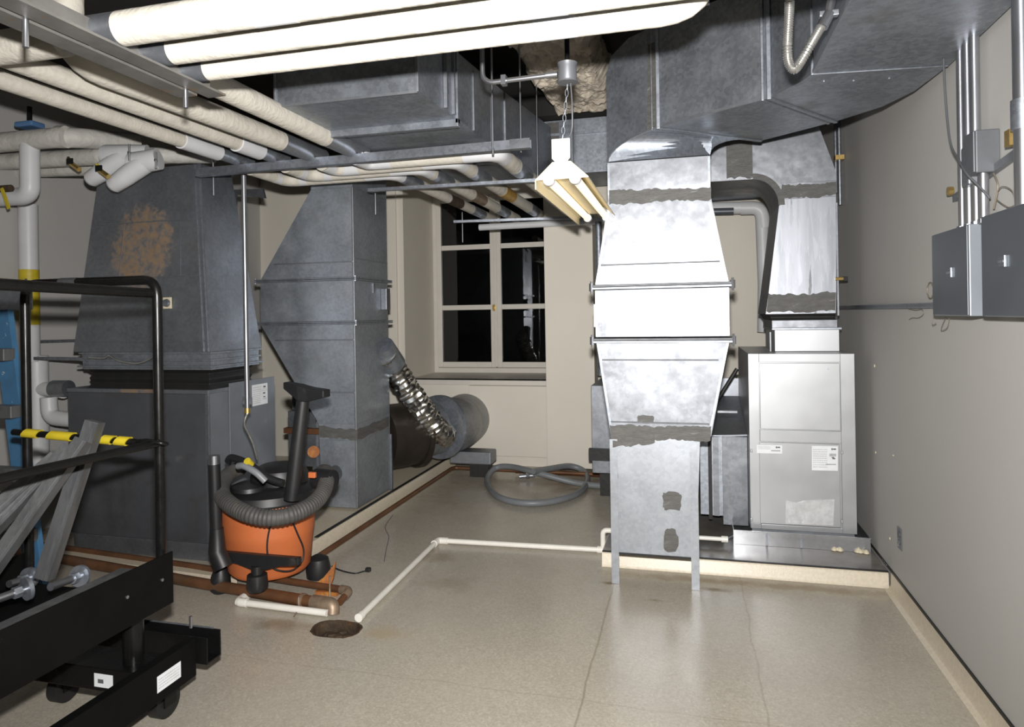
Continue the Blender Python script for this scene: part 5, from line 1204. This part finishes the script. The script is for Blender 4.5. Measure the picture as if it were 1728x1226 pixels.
p = V((-2.02, 1.952-.0, .24)); sheet(ct, V((-2.05, 1.9485, .215)), V((-1.97, 1.9485, .215)), V((-2.05, 1.9485, .262)), (0, -1, 0), [(.2, .5, .3, .6, ink)], lbl='small white sticker')
for x, y in ((-1.95, 2.16), (-2.42, 2.16), (-1.95, .8), (-2.42, .8)):
    wh = obj('wheel', tube(B(), [V((x-.022, y, .062)), V((x+.022, y, .062))], .060, 24), rubber, ct, smooth=40)
    for q_ in (-.032, .026): obj('caster_fork', bx(x+q_, x+q_+.006, y-.03, y+.03, .05, .149), blackp, ct)
p = aX(300, 1032, -1.9); bm = B(); cyl(bm, V((-1.90, 2.25, .30)), V((-1.90, 2.25, .345)), .006, 8); obj('bolt', bm, steel, ct)
bm = B()
for px, py in ((214, 1007), (273, 978)): bolt_head(bm, aX(px, py, CXR+.008), (1, 0, 0), .006, .004)
obj('rivet', bm, steel, ct)

# metal studs leaning on the cart
def stud(label, top, bot, w_, d, hint, group=None):
    t = thing('metal_stud', label, 'metal stud', V(bot)); obj('channel', channel(B(), bot, top, w_, d, .0025, hint), alum, t)
    ax_ = (V(top)-V(bot)).normalized(); s = ax_.cross(hint).normalized(); u = s.cross(ax_).normalized()
    q = [V(top)+s*i*w_/2+u*j*d/2 for i, j in ((-1, -1), (1, -1), (1, 1), (-1, 1))]
    obj('folded_end', slab(B(), q, ax_*.004), galv_bright, t); 
    obj('lip', bar(B(), V(bot)+u*(d/2+.001)+s*w_*.15, V(top)+u*(d/2+.001)+s*w_*.15, .010, .003, hint), alum, t)
    return t
hint = V((.25, -.93, .25))
stud('rightmost leaning galvanised stud reaching highest on the cart', aY(160, 712, 2.0), aY(75, 975, 1.90), .052, .042, hint)
stud('leaning galvanised stud second from the right on the cart', aY(140, 744, 1.95), V((-2.30, 1.62, .50)), .046, .042, hint)
stud('leaning galvanised stud third from the right on the cart', aY(118, 756, 1.94), V((-2.41, 1.50, .50)), .046, .04, hint)
stud('leaning galvanised stud fourth from the right, lower and flatter', aY(96, 772, 1.92), V((-2.46, 1.36, .50)), .046, .04, hint)
stud('leaning galvanised stud at the left picture edge behind the others', aY(66, 800, 1.98), V((-2.50, 1.25, .50)), .046, .04, hint)
stud('galvanised stud lying flat on the cart along its side plate', V((-1.96, 2.02, .585)), V((-1.96, .75, .585)), .085, .045, V((0, 0, 1)))
stud('galvanised stud lying flat on cart deck, lower and farther in', V((-2.10, 1.95, .525)), V((-2.10, .75, .525)), .085, .04, V((0, 0, 1)))
def jack(label, a, b):
    t = thing('screw_jack', label, 'screw jack', (V(a)+V(b))/2); d = (V(b)-V(a)).normalized()
    obj('shaft', cyl(B(), a, b, .013, 14), steel, t, smooth=40); obj('disc', cyl(B(), V(b), V(b)+d*.012, .037, 24), galv_dull, t, smooth=40)
    obj('nut', cyl(B(), V(b)-d*.035, V(b)-d*.012, .019, 6), galv_dull, t); return t
jack('chrome screw jack with disc lying rightmost on the cart load', aY(85, 990, 1.80), aY(133, 972, 1.93))
jack('chrome screw jack lying left of the leaning stud foot', aY(-20, 1016, 1.65), aY(42, 994, 1.75))
jack('chrome screw jack partly hidden behind the other jacks', aY(15, 985, 1.9), aY(47, 975, 1.98))

# blue step ladder behind the cart
ld = thing('step_ladder', 'blue fibreglass step ladder with aluminium steps at the left edge', 'ladder', V((-3.2, 2.6, 0)))
a, b = aY(2, 508, 2.62), aY(44, 838, 2.55); dirn = (b-a)/(b.z-a.z); b = a+dirn*(0-a.z)
def railp(z, off=0): return a+dirn*(z-a.z)+V((off, 0, 0))
bm = B(); bar(bm, railp(0), railp(1.56), .10, .03, V((0, 1, 0))); obj('rail', bm, blue, ld)
bm = B(); bar(bm, railp(0, -.5), railp(1.56, -.38), .10, .03, V((0, 1, 0))); obj('rail', bm, blue, ld)
for z in (.22, .52, .80, 1.09, 1.36):
    q = railp(z); obj('step', bx(q.x-.48, q.x+.06, q.y-.07, q.y-.01, z-.045, z+.015), alum, ld, bevel=.004)
q = railp(1.56); obj('top_cap', bx(q.x-.45, q.x+.055, q.y-.09, q.y+.12, 1.56, 1.68), galv_bright, ld, bevel=.01)

for o in bpy.data.objects:
    if 'wl' in o: del o['wl']
